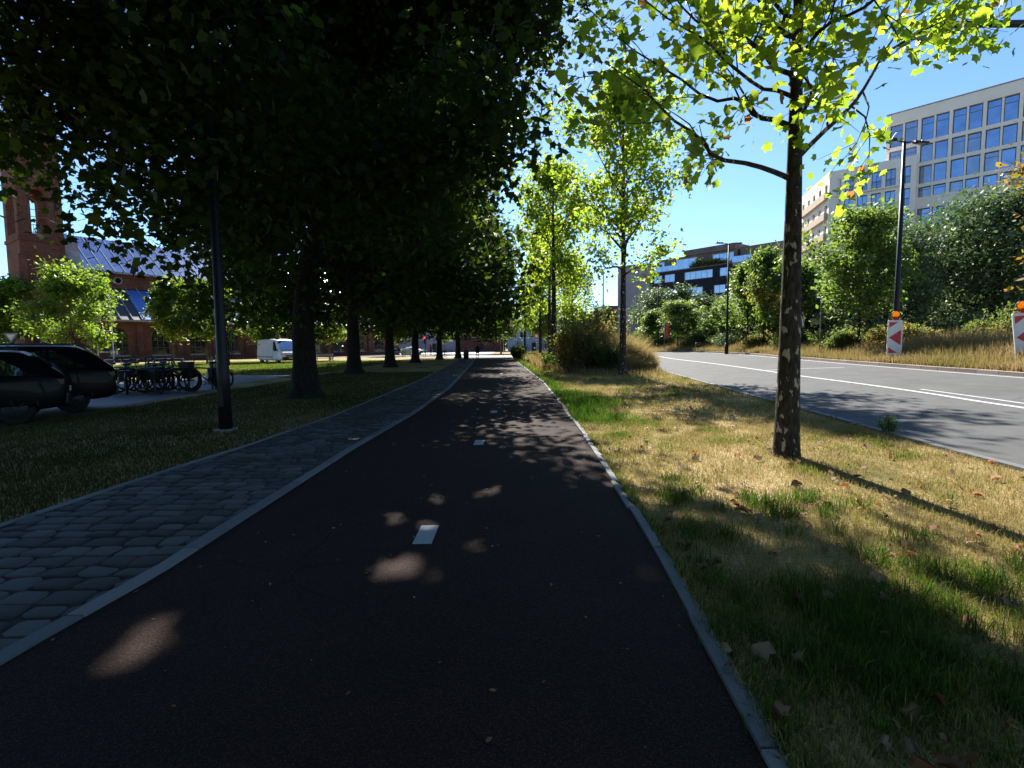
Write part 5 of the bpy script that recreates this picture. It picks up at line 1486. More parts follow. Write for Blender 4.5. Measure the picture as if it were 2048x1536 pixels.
# ------------------------------------------------------------------ signs
def round_post(parent, h, r=.03, mat=None):
    MB().tube([(0, 0, -.02), (0, 0, h)], r, 8).build("post", mat or M['steel'], parent)
p = at(1639, 700, 35)
s = empty("sign_pole", (p.x, 35, float(gh(p.x, 35))), 0, "thin grey sign pole with a small curved top before the shed", "sign post")
ht = at(1639, 592, 35).z - float(gh(p.x, 35))
MB().tube([(0, 0, 0), (0, 0, ht - .25), (.05, 0, ht - .08), (.22, 0, ht)], .035, 8).build("post", M['steel'], s)
b = MB(); [b.box(-.06, .06, -.05, .05, z, z + .05) for z in (ht * .42, ht * .72)]; b.build("bracket", M['steel'], s)
p = at(1333, 700, 66)
s = empty("red_banner", (p.x, 66, float(gh(p.x, 66))), 0, "narrow upright red banner in the dark shade beyond the bend", "banner")
z1, z0 = at(1333, 646, 66).z - float(gh(p.x, 66)), at(1333, 676, 66).z - float(gh(p.x, 66))
MB().tube([(-.3, .04, 0), (-.3, .04, z1 + .1)], .03, 8).build("post", M['steel'], s)
b = MB(); b.box(-.26, .26, 0, .03, z0, z1); b.build("cloth", M['banner'], s)
b = MB()
for k in range(9):
    zz = z0 + .25 + (z1 - z0 - .5) * k / 8
    b.box(-.03, .05, -.006, -.001, zz, zz + .05)
b.build("pale_mark", M['signwhite'], s)
p = at(1396, 700, 58)
s = empty("black_box_sign", (p.x, 58, float(gh(p.x, 58))), 0, "small black box on a low post in the dry grass left of the farther lamp", "box")
zc = at(1396, 690, 58).z - float(gh(p.x, 58))
round_post(s, zc - .2, .04); b = MB(); b.box(-.28, .28, -.2, .2, zc - .25, zc + .25); b.build("box", M['black'], s, bevel=.03)
b = MB(); b.box(-.1, .18, -.206, -.201, zc + .02, zc + .06); b.build("slot", M['steel'], s)
p = at(1007, 700, 72)
s = empty("white_sign", (p.x, 72, 0), 0, "small square white sign on a pole beyond the path end", "sign")
zc = at(1007, 672, 72).z; round_post(s, zc + .7); b = MB(); b.box(-.25, .25, -.04, -.01, zc - .25, zc + .25); b.build("plate", M['signwhite'], s)
b = MB(); b.poly_prism([(-.22, -.04, zc + .35), (.22, -.04, zc + .35), (0, -.04, zc + .72)], (0, .03, 0)); b.build("triangle_plate", M['signback'], s)
p = at(1073, 700, 82)
s = empty("round_sign", (p.x, 82, 0), 0, "round red road sign on a pole behind the far dry grass", "sign")
zc = at(1073, 672, 82).z; round_post(s, zc + .3)
b = MB(); b.poly_prism([(.4 * math.cos(q * math.pi / 12), -.05, zc + .4 * math.sin(q * math.pi / 12)) for q in range(24)], (0, .03, 0)); b.build("disc", M['signred'], s)
b = MB(); b.poly_prism([(.26 * math.cos(q * math.pi / 12), -.056, zc + .26 * math.sin(q * math.pi / 12)) for q in range(24)], (0, .005, 0)); b.build("inner_disc", M['signwhite'], s)
p = at(941, 700, 74)
p = at(24, 700, 40)
s = empty("yield_sign", (p.x, 40, 0), .6, "back of a triangular road sign over a plate above the parked cars", "sign")
zc = at(24, 676, 40).z; round_post(s, zc + .4)
b = MB(); b.poly_prism([(-.42, -.05, zc + .38), (.42, -.05, zc + .38), (0, -.05, zc - .38)], (0, .03, 0)); b.build("triangle", M['signback'], s)
b = MB(); b.poly_prism([(-.25, -.056, zc + .28), (.25, -.056, zc + .28), (0, -.056, zc - .2)], (0, .005, 0)); b.build("inner_triangle", M['signwhite'], s)
b = MB(); b.box(-.5, .5, -.05, -.02, zc - .8, zc - .5); b.build("plate", M['signback'], s)
# traffic light beyond the row, red lamp lit
p = at(851, 700, 84)
s = empty("traffic_light", (p.x, 84, 0), 0, "traffic light showing red beyond the row of dark trees", "traffic light")
zc = at(851, 679, 84).z; round_post(s, zc + .6, .06, M['lampmetal'])
b = MB(); b.box(-.18, .18, -.25, 0, zc - .75, zc + .5); b.build("housing", M['black'], s, bevel=.02)
em = bpy.data.materials.new("lit_red_lamp"); em.use_nodes = True
e_ = em.node_tree.nodes["Principled BSDF"]; e_.inputs["Base Color"].default_value = (.5, .01, .02, 1); e_.inputs["Emission Color"].default_value = (1, .03, .06, 1); e_.inputs["Emission Strength"].default_value = 2.5
b = MB()
for k, (mm) in enumerate((em, M['black'], M['black'])):
    b = MB(); b.poly_prism([(.13 * math.cos(q * math.pi / 8), -.27, zc + .3 - .4 * k + .13 * math.sin(q * math.pi / 8)) for q in range(16)], (0, .02, 0)); b.build("lamp", mm, s)
b = MB(); b.box(-.28, .28, -.02, .0, zc + .5, zc + .75); b.build("backboard", M['signred'], s)

# waste bin by the path end
p = gp(932, 717)
s = empty("waste_bin", (p.x, 62, 0), 0, "dark waste bin beside the path end next to the last trunks", "bin")
b = MB(); b.tube([(0, 0, 0), (0, 0, 1.05), (0, 0, 1.1)], [.32, .35, .33], 14); b.build("body", M['black'], s)
b = MB(); b.tube([(0, 0, 1.22), (0, 0, 1.3)], [.37, .30], 14); b.build("lid", M['lampmetal'], s)
b = MB(); [b.box(x - .02, x + .02, -.02, .02, 1.08, 1.24) for x in (-.28, .28)]; b.build("lid_bracket", M['steel'], s)
s.location.x = at(932, 700, 62).x

# benches
def bench(px, Y, rz, label, L=2.0):
    x = at(px, 700, Y).x
    s = empty("park_bench", (x, Y, 0), rz, label, "bench", "benches along the lawn")
    b = MB(); [b.box(-L / 2, L / 2, -.25 + .13 * k, -.15 + .13 * k, .43, .47) for k in range(4)]; b.build("seat", M['wood'], s)
    b = MB(); [b.box(-L / 2, L / 2, .26, .30, .55 + .13 * k, .65 + .13 * k) for k in range(3)]; b.build("backrest", M['wood'], s)
    for xx in (-L / 2 + .1, L / 2 - .15):
        b = MB(); b.box(xx, xx + .06, -.25, .26, .36, .43); b.box(xx, xx + .06, -.25, -.19, 0, .36); b.box(xx, xx + .06, .2, .26, 0, .36); b.box(xx, xx + .06, .20, .255, .43, .96); b.build("leg", M['steel'], s)
    return s
bench(646, 52, -.35, "wooden bench on the sunny lawn right of the white van", 2.2)
bench(797, 78, -.2, "bench beyond the third dark trunk near the plaza", 2.2)
# long low white rail along the lawn behind the bicycles
a, b_ = at(206, 700, 44), at(366, 700, 48)
rl = empty("lawn_rail", (a.x, 44, 0), math.atan2(b_.y - a.y, b_.x - a.x), "long low white rail along the lawn behind the bicycles", "railing")
LL = (Vector((b_.x, b_.y, 0)) - Vector((a.x, a.y, 0))).length
MB().box(0, LL, -.03, .03, .66, .72).build("rail", M['signwhite'], rl)
for k in range(6): MB().box(LL * k / 5 - .03, LL * k / 5 + .03, -.03, .03, -.02, .658).build("post", M['signwhite'], rl)
# small striped barrier panel and yellow post near the plaza
p = at(813, 700, 80)
s = empty("barrier_panel", (p.x, 80, 0), 0, "pale pink barrier panel standing before the plaza", "barrier")
b = MB(); b.box(-.75, .75, -.02, .02, .25, 1.15); b.build("panel", M['clay'], s); b = MB(); [b.box(x - .03, x + .03, -.2, .2, 0, .25) for x in (-.6, .6)]; b.build("foot", M['steel'], s)

# ------------------------------------------------------------------ bicycles
def make_bike(label, group):
    s = empty("bicycle", (0, 0, 0), 0, label, "bicycle", group)
    R = .34
    for x in (-.54, .54):
        b = MB(); b.torus((0, 0, 0), R, .022, (0, 1, 0), 30, 6); t = b.build("wheel", M['tyre'], s); t.location = (x, 0, R + .02)
        b = MB(); b.torus((0, 0, 0), R - .03, .010, (0, 1, 0), 28, 4)
        for k in range(14):
            a = 2 * math.pi * k / 14; b.tube([(.02 * math.cos(a), 0, .02 * math.sin(a)), ((R - .03) * math.cos(a), 0, (R - .03) * math.sin(a))], .0022, 3, False)
        b.tube([(0, -.05, 0), (0, .05, 0)], .025, 8); b.build("rim", M['alloy'], t)
        b = MB(); A = [(0 + (R + .05) * math.cos(math.radians(q)), 0, (R + .05) * math.sin(math.radians(q))) for q in range(10 if x > 0 else 30, 170 if x < 0 else 150, 14)]
        b.tube(A, .018, 5); b.build("mudguard", M['black'], t)
    bb_, st, hd_, hb = (-.08, 0, .30), (-.22, 0, .80), (.36, 0, .82), (.54, 0, .36)
    b = MB(); b.tube([bb_, st], .018, 8); b.tube([(-.20, 0, .72), (.34, 0, .78)], .018, 8); b.tube([bb_, (.37, 0, .70)], .02, 8)
    for y in (-.05, .05): b.tube([bb_, (-.54, y, .36)], .012, 6); b.tube([(-.20, 0, .70), (-.54, y, .36)], .010, 6)
    b.build("frame", M['black'], s)
    b = MB(); b.tube([(.33, 0, .95), (.38, 0, .68), (.42, 0, .6)], .02, 8); [b.tube([(.42, 0, .62), (.46, y, .55), (.54, y, .36)], .013, 6) for y in (-.06, .06)]; b.build("fork", M['black'], s)
    b = MB(); b.tube([(.16, -.30, 1.06), (.28, -.22, 1.09), (.34, -.06, 1.02), (.34, .06, 1.02), (.28, .22, 1.09), (.16, .30, 1.06)], .013, 6); b.tube([(.33, 0, .94), (.34, 0, 1.03)], .016, 6); b.build("handlebar", M['lampmetal'], s)
    b = MB(); b.sphere((-.26, 0, .93), .13, 12, 6, (1.1, .65, .3)); b.tube([st, (-.25, 0, .91)], .014, 6); b.build("saddle", M['black'], s)
    b = MB(); b.box(-.74, -.32, -.07, .07, .74, .755); b.tube([(-.66, -.06, .745), (-.54, -.06, .36)], .008, 4); b.tube([(-.66, .06, .745), (-.54, .06, .36)], .008, 4); b.build("rack", M['lampmetal'], s)
    b = MB(); b.torus((-.08, .06, .30), .09, .008, (0, 1, 0), 18, 4); b.tube([(-.08, .06, .30), (.02, .08, .18)], .01, 5); b.tube([(-.08, -.06, .30), (-.18, -.08, .42)], .01, 5); b.box(-.03, .07, .08, .17, .165, .19); b.box(-.23, -.13, -.17, -.08, .41, .435); b.build("crank", M['alloy'], s)
    b = MB(); b.sphere((.42, 0, .88), .045, 8, 6); b.build("headlight", M['lens'], s)
    return s
GB = "bicycles parked beside the cobbled lane"
bk = make_bike("dark bicycle at the left of the parked cluster, next to the car", GB)
def pannier(parent, x, y, sz=(.34, .14, .34), mat=None):
    b = MB(); b.box(x - sz[0] / 2, x + sz[0] / 2, y - sz[1] / 2, y + sz[1] / 2, .42, .42 + sz[2]); return b.build("pannier", mat or M['black'], parent, bevel=.02)
first = True
for (px, Y, rz, s_, lab) in [(250, 18.6, 2.2, 1.08, "dark bicycle at the left of the parked cluster, next to the car"),
                             (272, 19.4, .9, 1.08, "dark bicycle crossing behind the leftmost one, handlebar raised"),
                             (298, 18.9, 2.6, 1.05, "dark bicycle in the middle of the left cluster"),
                             (322, 19.3, 1.1, 1.08, "bicycle standing end on between the left cluster and the bagged one"),
                             (340, 19.1, .15, 1.06, "bicycle with full black bags and its round front wheel clear of the others"),
                             (236, 19.0, 1.5, 1.1, "bicycle seen end on right beside the rear of the parked car"),
                             (284, 20.1, .2, 1.1, "bicycle standing broadside behind the left cluster"),
                             (312, 20.2, 2.9, 1.1, "bicycle leaning behind the middle of the rank, wheel towards the lawn"),
                             (356, 19.6, 2.9, 1.1, "bicycle behind the bagged one with only its wheel showing at the right"),
                             (408, 20.0, 3.3, 1.08, "bicycle with a child seat left of the dark lamp post"),
                             (424, 20.6, 2.2, 1.05, "bicycle half hidden by the dark lamp post")]:
    x = at(px, 700, Y).x
    c = bk if first else copy_tree(bk, (x, Y, 0), rz, s_, lab, GB)
    c.location = (x, Y, .012); c.rotation_euler = (random.uniform(-.06, .06), 0, rz); c.scale = (s_ * 1.06,) * 3; c["label"] = lab
    first = False
    if "full black bags" in lab:
        pannier(c, -.5, .14, (.42, .2, .42)); pannier(c, -.5, -.14, (.42, .2, .42)); b = MB(); b.box(.3, .62, -.2, .2, .78, 1.0); b.build("front_basket", M['black'], c, bevel=.02)
    if "child seat" in lab:
        b = MB(); b.box(-.72, -.42, -.16, .16, .78, .86); b.box(-.76, -.70, -.16, .16, .8, 1.28); b.build("child_seat", M['black'], c, bevel=.03); b = MB(); b.sphere((-.66, 0, 1.32), .07, 10, 7); b.build("helmet", M['signwhite'], c)
        pannier(c, .48, 0, (.3, .34, .26))
    if "next to the car" in lab or "middle of the left" in lab:
        pannier(c, -.5, .12)
for (px, Y, rz, lab) in [(838, 88, .6, "far bicycle left of the red shirted person on the plaza"), (849, 89, 1.2, "far bicycle just left of the person in red"), (874, 88.5, .3, "far bicycle right of the person in red"), (884, 89.5, 1.4, "far bicycle farther right on the plaza"), (895, 88, .8, "rightmost far bicycle before the dark trunks")]:
    copy_tree(bk, (at(px, 700, Y).x, Y, .02), rz, 1.1, lab, "bicycles parked on the far plaza")
# hoop stands
def hoop(px, Y, rz, lab):
    s = empty("bike_stand", (at(px, 700, Y).x, Y, 0), rz, lab, "bike stand", "bicycle hoops beside the cobbled lane")
    MB().tube([(-.4, 0, -.05), (-.4, 0, .75), (-.32, 0, .83), (.32, 0, .83), (.4, 0, .75), (.4, 0, -.05)], .025, 8).build("hoop", M['steel'], s)
hoop(268, 19.0, 1.3, "steel hoop among the left cluster of bicycles"); hoop(330, 19.0, 1.0, "steel hoop beside the bagged bicycle"); hoop(398, 20.2, .3, "square black framed hoop beside the child seat bicycle")
# cream flower box behind the last bicycles
p = at(428, 700, 24); s = empty("flower_tub", (p.x, 24, 0), 0, "tub of pale upright leaves behind the child seat bicycle", "planter")
MB().tube([(0, 0, 0), (0, 0, .5)], [.3, .36], 12).build("tub", M['black'], s)
r = rr_(3); n = 26; a = r.uniform(0, 6.28, n); V = []; F = []
for k in range(n):
    d_ = np.array([math.cos(a[k]), math.sin(a[k])]); e2 = np.array([-d_[1], d_[0]]) * .05; q = r.uniform(.05, .3); h_ = r.uniform(.5, .95)
    for pnt in ((d_ * .08 - e2, .48), (d_ * .08 + e2, .48), (d_ * q + e2 * .7, .48 + h_ * .6), (d_ * q * 1.3, .48 + h_), (d_ * q - e2 * .7, .48 + h_ * .6)): V.append((pnt[0][0], pnt[0][1], pnt[1]))
    F.append(tuple(range(5 * k, 5 * k + 5)))
mb = MB(); mb.add(V, F); mb.build("plant", M['clay'], s)

# ------------------------------------------------------------------ vehicles
def make_car(name, st, glass, label, cat, group, paint, wheels, wr, width, lights=True, side_split=(.0,), rim=None):
    """st: stations (x, zb, zbelt, zroof, half width low, half width belt, half width roof), rear (x<0) to front"""
    s = empty(name, (0, 0, 0), 0, label, cat, group)
    rings = []
    def ring(q):
        x, zb, zs, zr, wb, ws, wr_ = q
        zm = zb + (zs - zb) * .45
        half = [(x, wb * .55, zb), (x, wb * .94, zb + .02), (x, wb, zb + .10), (x, max(wb, ws) * 1.0, zm), (x, ws, zs - .05), (x, ws * .975, zs),
                (x, wr_ + (ws * .975 - wr_) * .35, zs + (zr - zs) * .62), (x, wr_ * 1.0, zs + (zr - zs) * .90), (x, wr_ * .90, zs + (zr - zs) * .975), (x, wr_ * .5, zr)]
        return half + [(a, -b, c) for a, b, c in half[::-1]]
    rings = [ring(q) for q in st]
    n = len(rings[0]); V = [p for R_ in rings for p in R_]; F = []
    for i in range(len(rings) - 1):
        for j in range(n): F.append((i * n + j, i * n + (j + 1) % n, (i + 1) * n + (j + 1) % n, (i + 1) * n + j))
    F.append(tuple(range(n))[::-1]); F.append(tuple(range((len(rings) - 1) * n, len(rings) * n)))
    mb = MB(); mb.add(V, F, True)
    body = mb.build("body", paint, s)
    sub = body.modifiers.new("s", 'SUBSURF'); sub.levels = 2; sub.render_levels = 2
    def lerp(x, k):
        xs = [q[0] for q in st]; return float(np.interp(x, xs, [q[k] for q in st]))
    # side glass
    for sd in (-1, 1):
        for (xa, xb, ta, tb) in glass['side']:
            g = MB(); Nn = 8; P = []
            for k in range(Nn + 1):
                x = xa + (xb - xa) * k / Nn
                zs, zr, ws, wr_ = lerp(x, 2), lerp(x, 3), lerp(x, 5) * .975, lerp(x, 6)
                lo, hi = .10, .80
                hi = hi * min(1, (k / Nn) / max(ta, 1e-3)) if ta else hi
                hi = min(hi, .80 * min(1, (1 - k / Nn) / max(tb, 1e-3))) if tb else hi
                hi = max(hi, lo + .02)
                for f in (lo, hi):
                    wv = ws + (wr_ - ws) * (f if f < .1 else f * 1.02)
                    if f <= .62: wv = ws + (wr_ + (ws - wr_) * .35 - ws) * (f / .62)
                    else: wv = wr_ + (ws - wr_) * .35 * (1 - (f - .62) / .28)
                    P.append((x, sd * (wv + .012), zs + (zr - zs) * f))
            Fq = [(2 * k, 2 * k + 2, 2 * k + 3, 2 * k + 1) for k in range(Nn)]
            g.add(P, Fq, True); g.build("side_window", M['carglass'], s)
    for nm, (xa, xb, wa, wb_) in glass['ends'].items():
        za = glass['z'][nm][0]; zb2 = glass['z'][nm][1]
        g = MB(); P = []; K = 6
        nx = (zb2 - za); nz = -(xb - xa); l = math.hypot(nx, nz); nx, nz = nx / l * .02, nz / l * .02
        if nz < 0: nx, nz = -nx, -nz
        for k in range(K + 1):
            f = k / K; bul = .03 * math.sin(math.pi * f)
            for j in range(7):
                v = -1 + 2 * j / 6
                P.append((xa + (xb - xa) * f + nx * (1 + bul * 20) * (1 - .8 * v * v), (wa + (wb_ - wa) * f) * v, za + (zb2 - za) * f + nz * (1 + bul * 20)))
        Fq = [(7 * k + j, 7 * k + j + 1, 7 * k + j + 8, 7 * k + j + 7) for k in range(K) for j in range(6)]
        g.add(P, Fq, True); g.build(nm, M['carglass'], s)
    for x in wheels:
        for sd in (-1, 1):
            w = MB(); y = sd * (width - .02)
            T = [(0, -.11 * sd, 0), (0, .11 * sd, 0)]
            w.tube([(0, -.2 * sd, 0), (0, -.19 * sd, 0), (0, -.01 * sd, 0), (0, 0.0, 0)], [wr * .9, wr, wr, wr * .92], 28)
            wo = w.build("wheel", M['tyre'], s); wo.location = (x, y, wr)
            h = MB(); h.tube([(0, .0 * sd, 0), (0, .012 * sd, 0)], [wr * .66, wr * .64], 24)
            for k in range(5):
                a = 2 * math.pi * k / 5
                h.tube([(.05 * math.cos(a), .012 * sd, .05 * math.sin(a)), (wr * .6 * math.cos(a), .010 * sd, wr * .6 * math.sin(a))], .014, 5)
            h.build("rim", rim or M['alloy'], wo)
            ac = MB(); A = [((wr * 1.13) * math.cos(math.radians(q)), 0, (wr * 1.13) * math.sin(math.radians(q))) for q in range(-8, 190, 11)]
            ac.tube(A, .03, 6); ao = ac.build("wheel_arch", M['black'], s); ao.location = (x, sd * (width - .035), wr)
    return s
def simple_part(s, name, box, mat, bev=.02):
    b = MB(); b.box(*box); return b.build(name, mat, s, bevel=bev)
SUV = [(-2.20, .50, .96, 1.00, .80, .82, .76), (-2.19, .42, .99, 1.06, .86, .86, .78), (-2.12, .32, 1.03, 1.14, .90, .88, .76), (-1.90, .28, 1.04, 1.33, .92, .90, .68), (-1.50, .26, 1.03, 1.62, .93, .92, .64), (-1.40, .26, 1.03, 1.65, .93, .92, .64), (-.8, .24, 1.01, 1.66, .93, .93, .66), (.0, .24, .99, 1.67, .93, .93, .67),
       (.55, .24, .98, 1.60, .93, .93, .66), (1.05, .25, .98, 1.22, .93, .92, .72), (1.35, .26, .98, 1.04, .93, .90, .74), (1.9, .30, .86, .92, .90, .84, .70), (2.12, .38, .72, .78, .78, .74, .6), (2.2, .46, .64, .68, .6, .58, .5)]
SG = {'side': [(-1.75, -.95, .9, 0), (-.88, .10, 0, 0), (.16, 1.1, 0, .75)], 'ends': {'rear_window': (-1.62, -2.08, .60, .70), 'windscreen': (.62, 1.2, .62, .74)}, 'z': {'rear_window': (1.58, 1.12), 'windscreen': (1.58, 1.10)}}
GC = "black cars parked side by side under the dark tree"
def suv(label, sc=1.0):
    c = make_car("parked_car", SUV, SG, label, "car", GC, M['carpaint'], (-1.32, 1.35), .35, .93)
    for sd in (-1, 1):
        simple_part(c, "tail_light", (-2.19, -1.92, sd * .80 - .08, sd * .80 + .08, .84, .99), M['redlens'])
        simple_part(c, "headlight", (1.96, 2.12, sd * .68 - .12, sd * .68 + .12, .66, .78), M['lens'])
        simple_part(c, "side_mirror", (.78, .95, sd * 1.02 - .1, sd * 1.02 + .1, 1.0, 1.13), M['carpaint'], .04)
        simple_part(c, "door_handle", (-.62, -.44, sd * .945 - .012, sd * .945 + .012, .86, .89), M['alloy'], .008)
        simple_part(c, "roof_rail", (-1.3, .3, sd * .58 - .02, sd * .58 + .02, 1.655, 1.70), M['black'], .01)
    simple_part(c, "rear_bumper", (-2.24, -2.08, -.78, .78, .38, .62), M['black'], .04)
    simple_part(c, "number_plate", (-2.252, -2.235, -.26, .26, .66, .77), M['signwhite'], .003)
    b = MB(); b.tube([(-1.1, 0, 1.66), (-1.42, 0, 1.98)], .008, 5); b.build("antenna", M['black'], c)
    return c
AX = math.atan2(-.62, -.785)     # heading: front points away to the left, rear towards the path
fwd = Vector((math.cos(AX), math.sin(AX), 0)); side = Vector((fwd.y, -fwd.x, 0))
def place_car(c, wheel_xy, wheel_x=-1.32, near_side=-.93, sc=1.0):
    # local +x = forward; the camera-side rear wheel ends up at wheel_xy
    lx, ly = wheel_x * sc, .93 * sc
    c.rotation_euler = (0, 0, AX); c.scale = (sc,) * 3
    p = Vector((*wheel_xy, 0)) - fwd * lx - Vector((-fwd.y, fwd.x, 0)) * ly
    c.location = (p.x, p.y, .012)
c1 = suv("black sports utility car parked beside the bicycles, rear towards the path"); place_car(c1, (-11.35, 13.15), sc=1.05)
c2 = suv("black car nearest the viewer, cut off by the left frame edge"); place_car(c2, (-10.85, 11.1), sc=.98)
VAN = [(-2.95, .45, 1.2, 2.30, .86, .90, .82), (-2.9, .32, 1.2, 2.42, .98, 1.0, .88), (-2.0, .26, 1.2, 2.50, 1.0, 1.01, .90), (0, .26, 1.2, 2.50, 1.0, 1.01, .90), (1.2, .26, 1.2, 2.48, 1.0, 1.01, .89), (1.55, .26, 1.2, 2.36, 1.0, 1.0, .86),
       (2.1, .27, 1.2, 1.80, 1.0, .99, .84), (2.45, .28, 1.18, 1.34, .99, .97, .84), (2.8, .32, 1.0, 1.10, .95, .92, .78), (2.95, .42, .8, .86, .8, .78, .66)]
VG = {'side': [(1.1, 2.15, 0, .7)], 'ends': {'windscreen': (1.62, 2.5, .80, .90)}, 'z': {'windscreen': (2.28, 1.36)}}
v = make_car("delivery_van", VAN, VG, "white delivery van parked on the lawn edge before the brick hall", "van", None, M['white'], (-1.9, 1.9), .34, 1.0, rim=M['steel'])
for sd in (-1, 1):
    simple_part(v, "headlight", (2.62, 2.86, sd * .8 - .12, sd * .8 + .12, .84, 1.06), M['lens'], .03)
    simple_part(v, "side_mirror", (1.95, 2.1, sd * 1.16 - .1, sd * 1.16 + .1, 1.25, 1.6), M['black'], .03)
    simple_part(v, "side_moulding", (-2.6, 1.0, sd * 1.012 - .012, sd * 1.012 + .012, .62, .70), M['black'], .005)
    simple_part(v, "door_seam", (.98, 1.0, sd * 1.014 - .004, sd * 1.014 + .004, .4, 2.2), M['black'], .002)
simple_part(v, "front_bumper", (2.7, 3.0, -.86, .86, .34, .66), M['black'], .05)
simple_part(v, "grille", (2.84, 2.95, -.55, .55, .70, .84), M['black'], .02)
simple_part(v, "number_plate", (2.996, 3.006, -.26, .26, .48, .59), M['signwhite'], .002)
v.location = (at(556, 700, 53).x, 53, 0); v.rotation_euler = (0, 0, math.radians(-42))
# far cars, a few pixels each
SED = [(-2.2, .45, .8, .86, .7, .7, .62), (-2.1, .3, .9, .98, .85, .82, .7), (-1.5, .24, .92, 1.1, .88, .86, .66), (-.9, .22, .92, 1.42, .89, .87, .6), (0, .22, .92, 1.45, .89, .88, .62), (.5, .22, .92, 1.36, .89, .87, .62), (1.1, .24, .92, 1.0, .89, .86, .7), (1.8, .28, .84, .88, .86, .8, .66), (2.15, .4, .66, .7, .68, .66, .5)]
SDG = {'side': [(-1.1, .9, .5, .5)], 'ends': {'windscreen': (.55, 1.1, .6, .7), 'rear_window': (-.95, -1.5, .6, .7)}, 'z': {'windscreen': (1.34, 1.0), 'rear_window': (1.38, 1.1)}}
for (px, Y, rz, mt, lab) in [(825, 98, .1, 'white', "white car on the plaza between the third and fourth dark trunks"), (790, 99, .2, 'carpaint', "dark car on the plaza behind the third dark trunk"),
                             (1105, 92, 3.1, 'white', "white car glimpsed behind the far plane trees"), (1842, 46, 2.6, 'white', "white car half hidden by leaves behind the nearer beacon"), (1312, 94, 3.0, 'white', "pale car at the road bend by the straw mound")]:
    x = at(px, 700, Y).x
    c = make_car("far_car", SED, SDG, lab, "car", "cars far behind the trees", M[mt], (-1.35, 1.35), .32, .88)
    c.location = (x, Y, float(gh(x, Y)) + .02); c.rotation_euler = (0, 0, rz)

# ------------------------------------------------------------------ people
def person(loc, rz, label, joints, edges, radii, mats, hair=None, extra=None, sc=1.0):
    me = bpy.data.meshes.new("person"); names = list(joints)
    me.from_pydata([joints[k] for k in names], [(names.index(a), names.index(b)) for a, b in edges], [])
    o = bpy.data.objects.new("person", me); COL.objects.link(o)
    sk = o.modifiers.new("skin", 'SKIN')
    for i, k in enumerate(names):
        sv_ = me.skin_vertices[0].data[i]; rr3 = radii[k]; sv_.radius = rr3 if isinstance(rr3, tuple) else (rr3, rr3)
        sv_.use_root = (k == "pelvis")
    sb = o.modifiers.new("sub", 'SUBSURF'); sb.levels = 2; sb.render_levels = 2
    sk.use_smooth_shade = True
    me.materials.append(mats)
    o.location = loc; o.rotation_euler = (0, 0, rz); o.scale = (sc,) * 3
    return tag(o, label, "person")
J = dict(pelvis=(0, 0, .94), waist=(0, 0, 1.08), chest=(0, .0, 1.32), neck=(0, .01, 1.46), head0=(0, .02, 1.55), head=(0, .02, 1.66),
         shl=(-.17, 0, 1.40), ell=(-.25, .0, 1.12), wrl=(-.24, .08, .88), hal=(-.235, .1, .80), shr=(.17, 0, 1.40), elr=(.25, -.02, 1.12), wrr=(.25, .06, .88), har=(.245, .08, .80),
         hpl=(-.09, 0, .90), knl=(-.10, .10, .50), anl=(-.10, -.04, .09), tol=(-.10, .10, .04), hpr=(.09, 0, .90), knr=(.10, .02, .49), anr=(.10, -.16, .11), tor=(.10, -.05, .04))
E = [('pelvis', 'waist'), ('waist', 'chest'), ('chest', 'neck'), ('neck', 'head0'), ('head0', 'head'), ('chest', 'shl'), ('shl', 'ell'), ('ell', 'wrl'), ('wrl', 'hal'), ('chest', 'shr'), ('shr', 'elr'), ('elr', 'wrr'), ('wrr', 'har'),
     ('pelvis', 'hpl'), ('hpl', 'knl'), ('knl', 'anl'), ('anl', 'tol'), ('pelvis', 'hpr'), ('hpr', 'knr'), ('knr', 'anr'), ('anr', 'tor')]
Rd = dict(pelvis=(.16, .12), waist=(.15, .11), chest=(.17, .12), neck=.055, head0=.075, head=(.085, .10), shl=.065, ell=.048, wrl=.034, hal=.04, shr=.065, elr=.048, wrr=.034, har=.04,
          hpl=.09, knl=.062, anl=.042, tol=.04, hpr=.09, knr=.062, anr=.042, tor=.04)
Yp = 66.0
wp = person((at(955, 700, Yp).x, Yp, .02), 0.1, "person in a long dark coat walking away at the far end of the cycle path", J, E, Rd, M['coat'], sc=1.02)
ct = MB(); n = 14
rings_ = [(.62, .25, .17), (.95, .21, .16), (1.2, .22, .15), (1.40, .20, .12), (1.45, .09, .08)]
V = []
for z, a, b in rings_:
    for k in range(n): V.append((a * math.cos(2 * math.pi * k / n), b * math.sin(2 * math.pi * k / n), z))
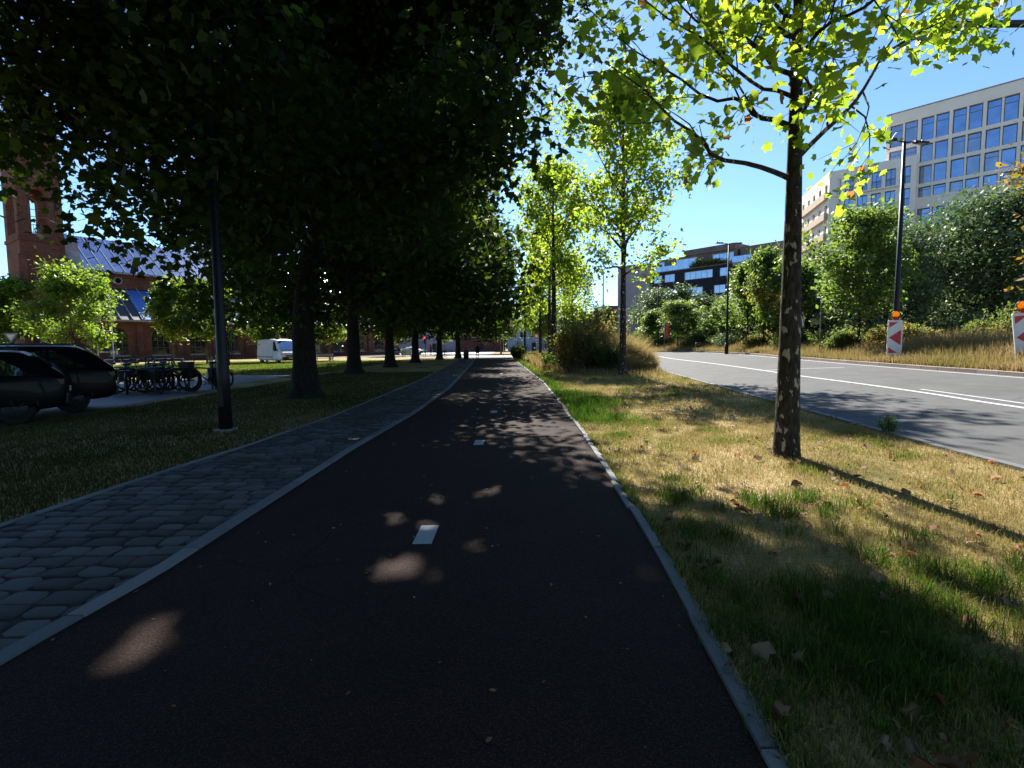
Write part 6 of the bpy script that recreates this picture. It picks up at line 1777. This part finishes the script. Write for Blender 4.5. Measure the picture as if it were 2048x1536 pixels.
F = [(i * n + k, i * n + (k + 1) % n, (i + 1) * n + (k + 1) % n, (i + 1) * n + k) for i in range(len(rings_) - 1) for k in range(n)]
ct.add(V, F, True); ct.build("coat", M['coat'], wp)
hb = MB(); hb.sphere((0, 0, 1.67), .115, 12, 8, (1, 1.1, 1.15)); hb.build("hair", M['hair'], wp)
bg_ = MB(); bg_.box(.22, .36, -.10, .14, .72, 1.0); bgo = bg_.build("handbag", M['redshirt'])
bgo.location = wp.location; tag(bgo, "small dark red bag at the side of the walking person", "bag")
J2 = {k: tuple(v) for k, v in J.items()}
J2['anr'] = (.10, .0, .09); J2['tor'] = (.10, .14, .04); J2['knr'] = (.10, .04, .5); J2['anl'] = (-.1, 0, .09); J2['knl'] = (-.1, .04, .5); J2['tol'] = (-.1, .14, .04); J2['wrr'] = (.2, .26, 1.08); J2['har'] = (.17, .33, 1.08)
Y2 = 87.0
rp = person((at(861, 700, Y2).x, Y2, .02), 2.6, "person in a red shirt standing by the bicycles on the far plaza", J2, E, Rd, M['coat'], sc=1.05)
ct = MB(); rings_ = [(.86, .20, .15), (1.05, .19, .14), (1.25, .21, .15), (1.41, .20, .12), (1.47, .07, .07)]; V = []
for z, a, b in rings_:
    for k in range(n): V.append((a * math.cos(2 * math.pi * k / n), b * math.sin(2 * math.pi * k / n), z))
F = [(i * n + k, i * n + (k + 1) % n, (i + 1) * n + (k + 1) % n, (i + 1) * n + k) for i in range(len(rings_) - 1) for k in range(n)]
ct.add(V, F, True); ct.build("shirt", M['redshirt'], rp)
hb = MB(); hb.sphere((0, .0, 1.68), .115, 12, 8, (1, 1.1, 1.1)); hb.build("hair", M['hair'], rp)
# wooden stump at the right edge
p = at(2020, 700, 21.5); b = MB(); b.tube([(0, 0, -.02), (0, 0, .62), (0.01, 0, .66)], [.13, .12, .10], 10); o = b.build("wooden_post", M['wood']); o.location = (p.x, 21.5, float(gh(p.x, 21.5)) + .12)
tag(o, "short weathered wooden post in the dry grass near the right edge", "post")
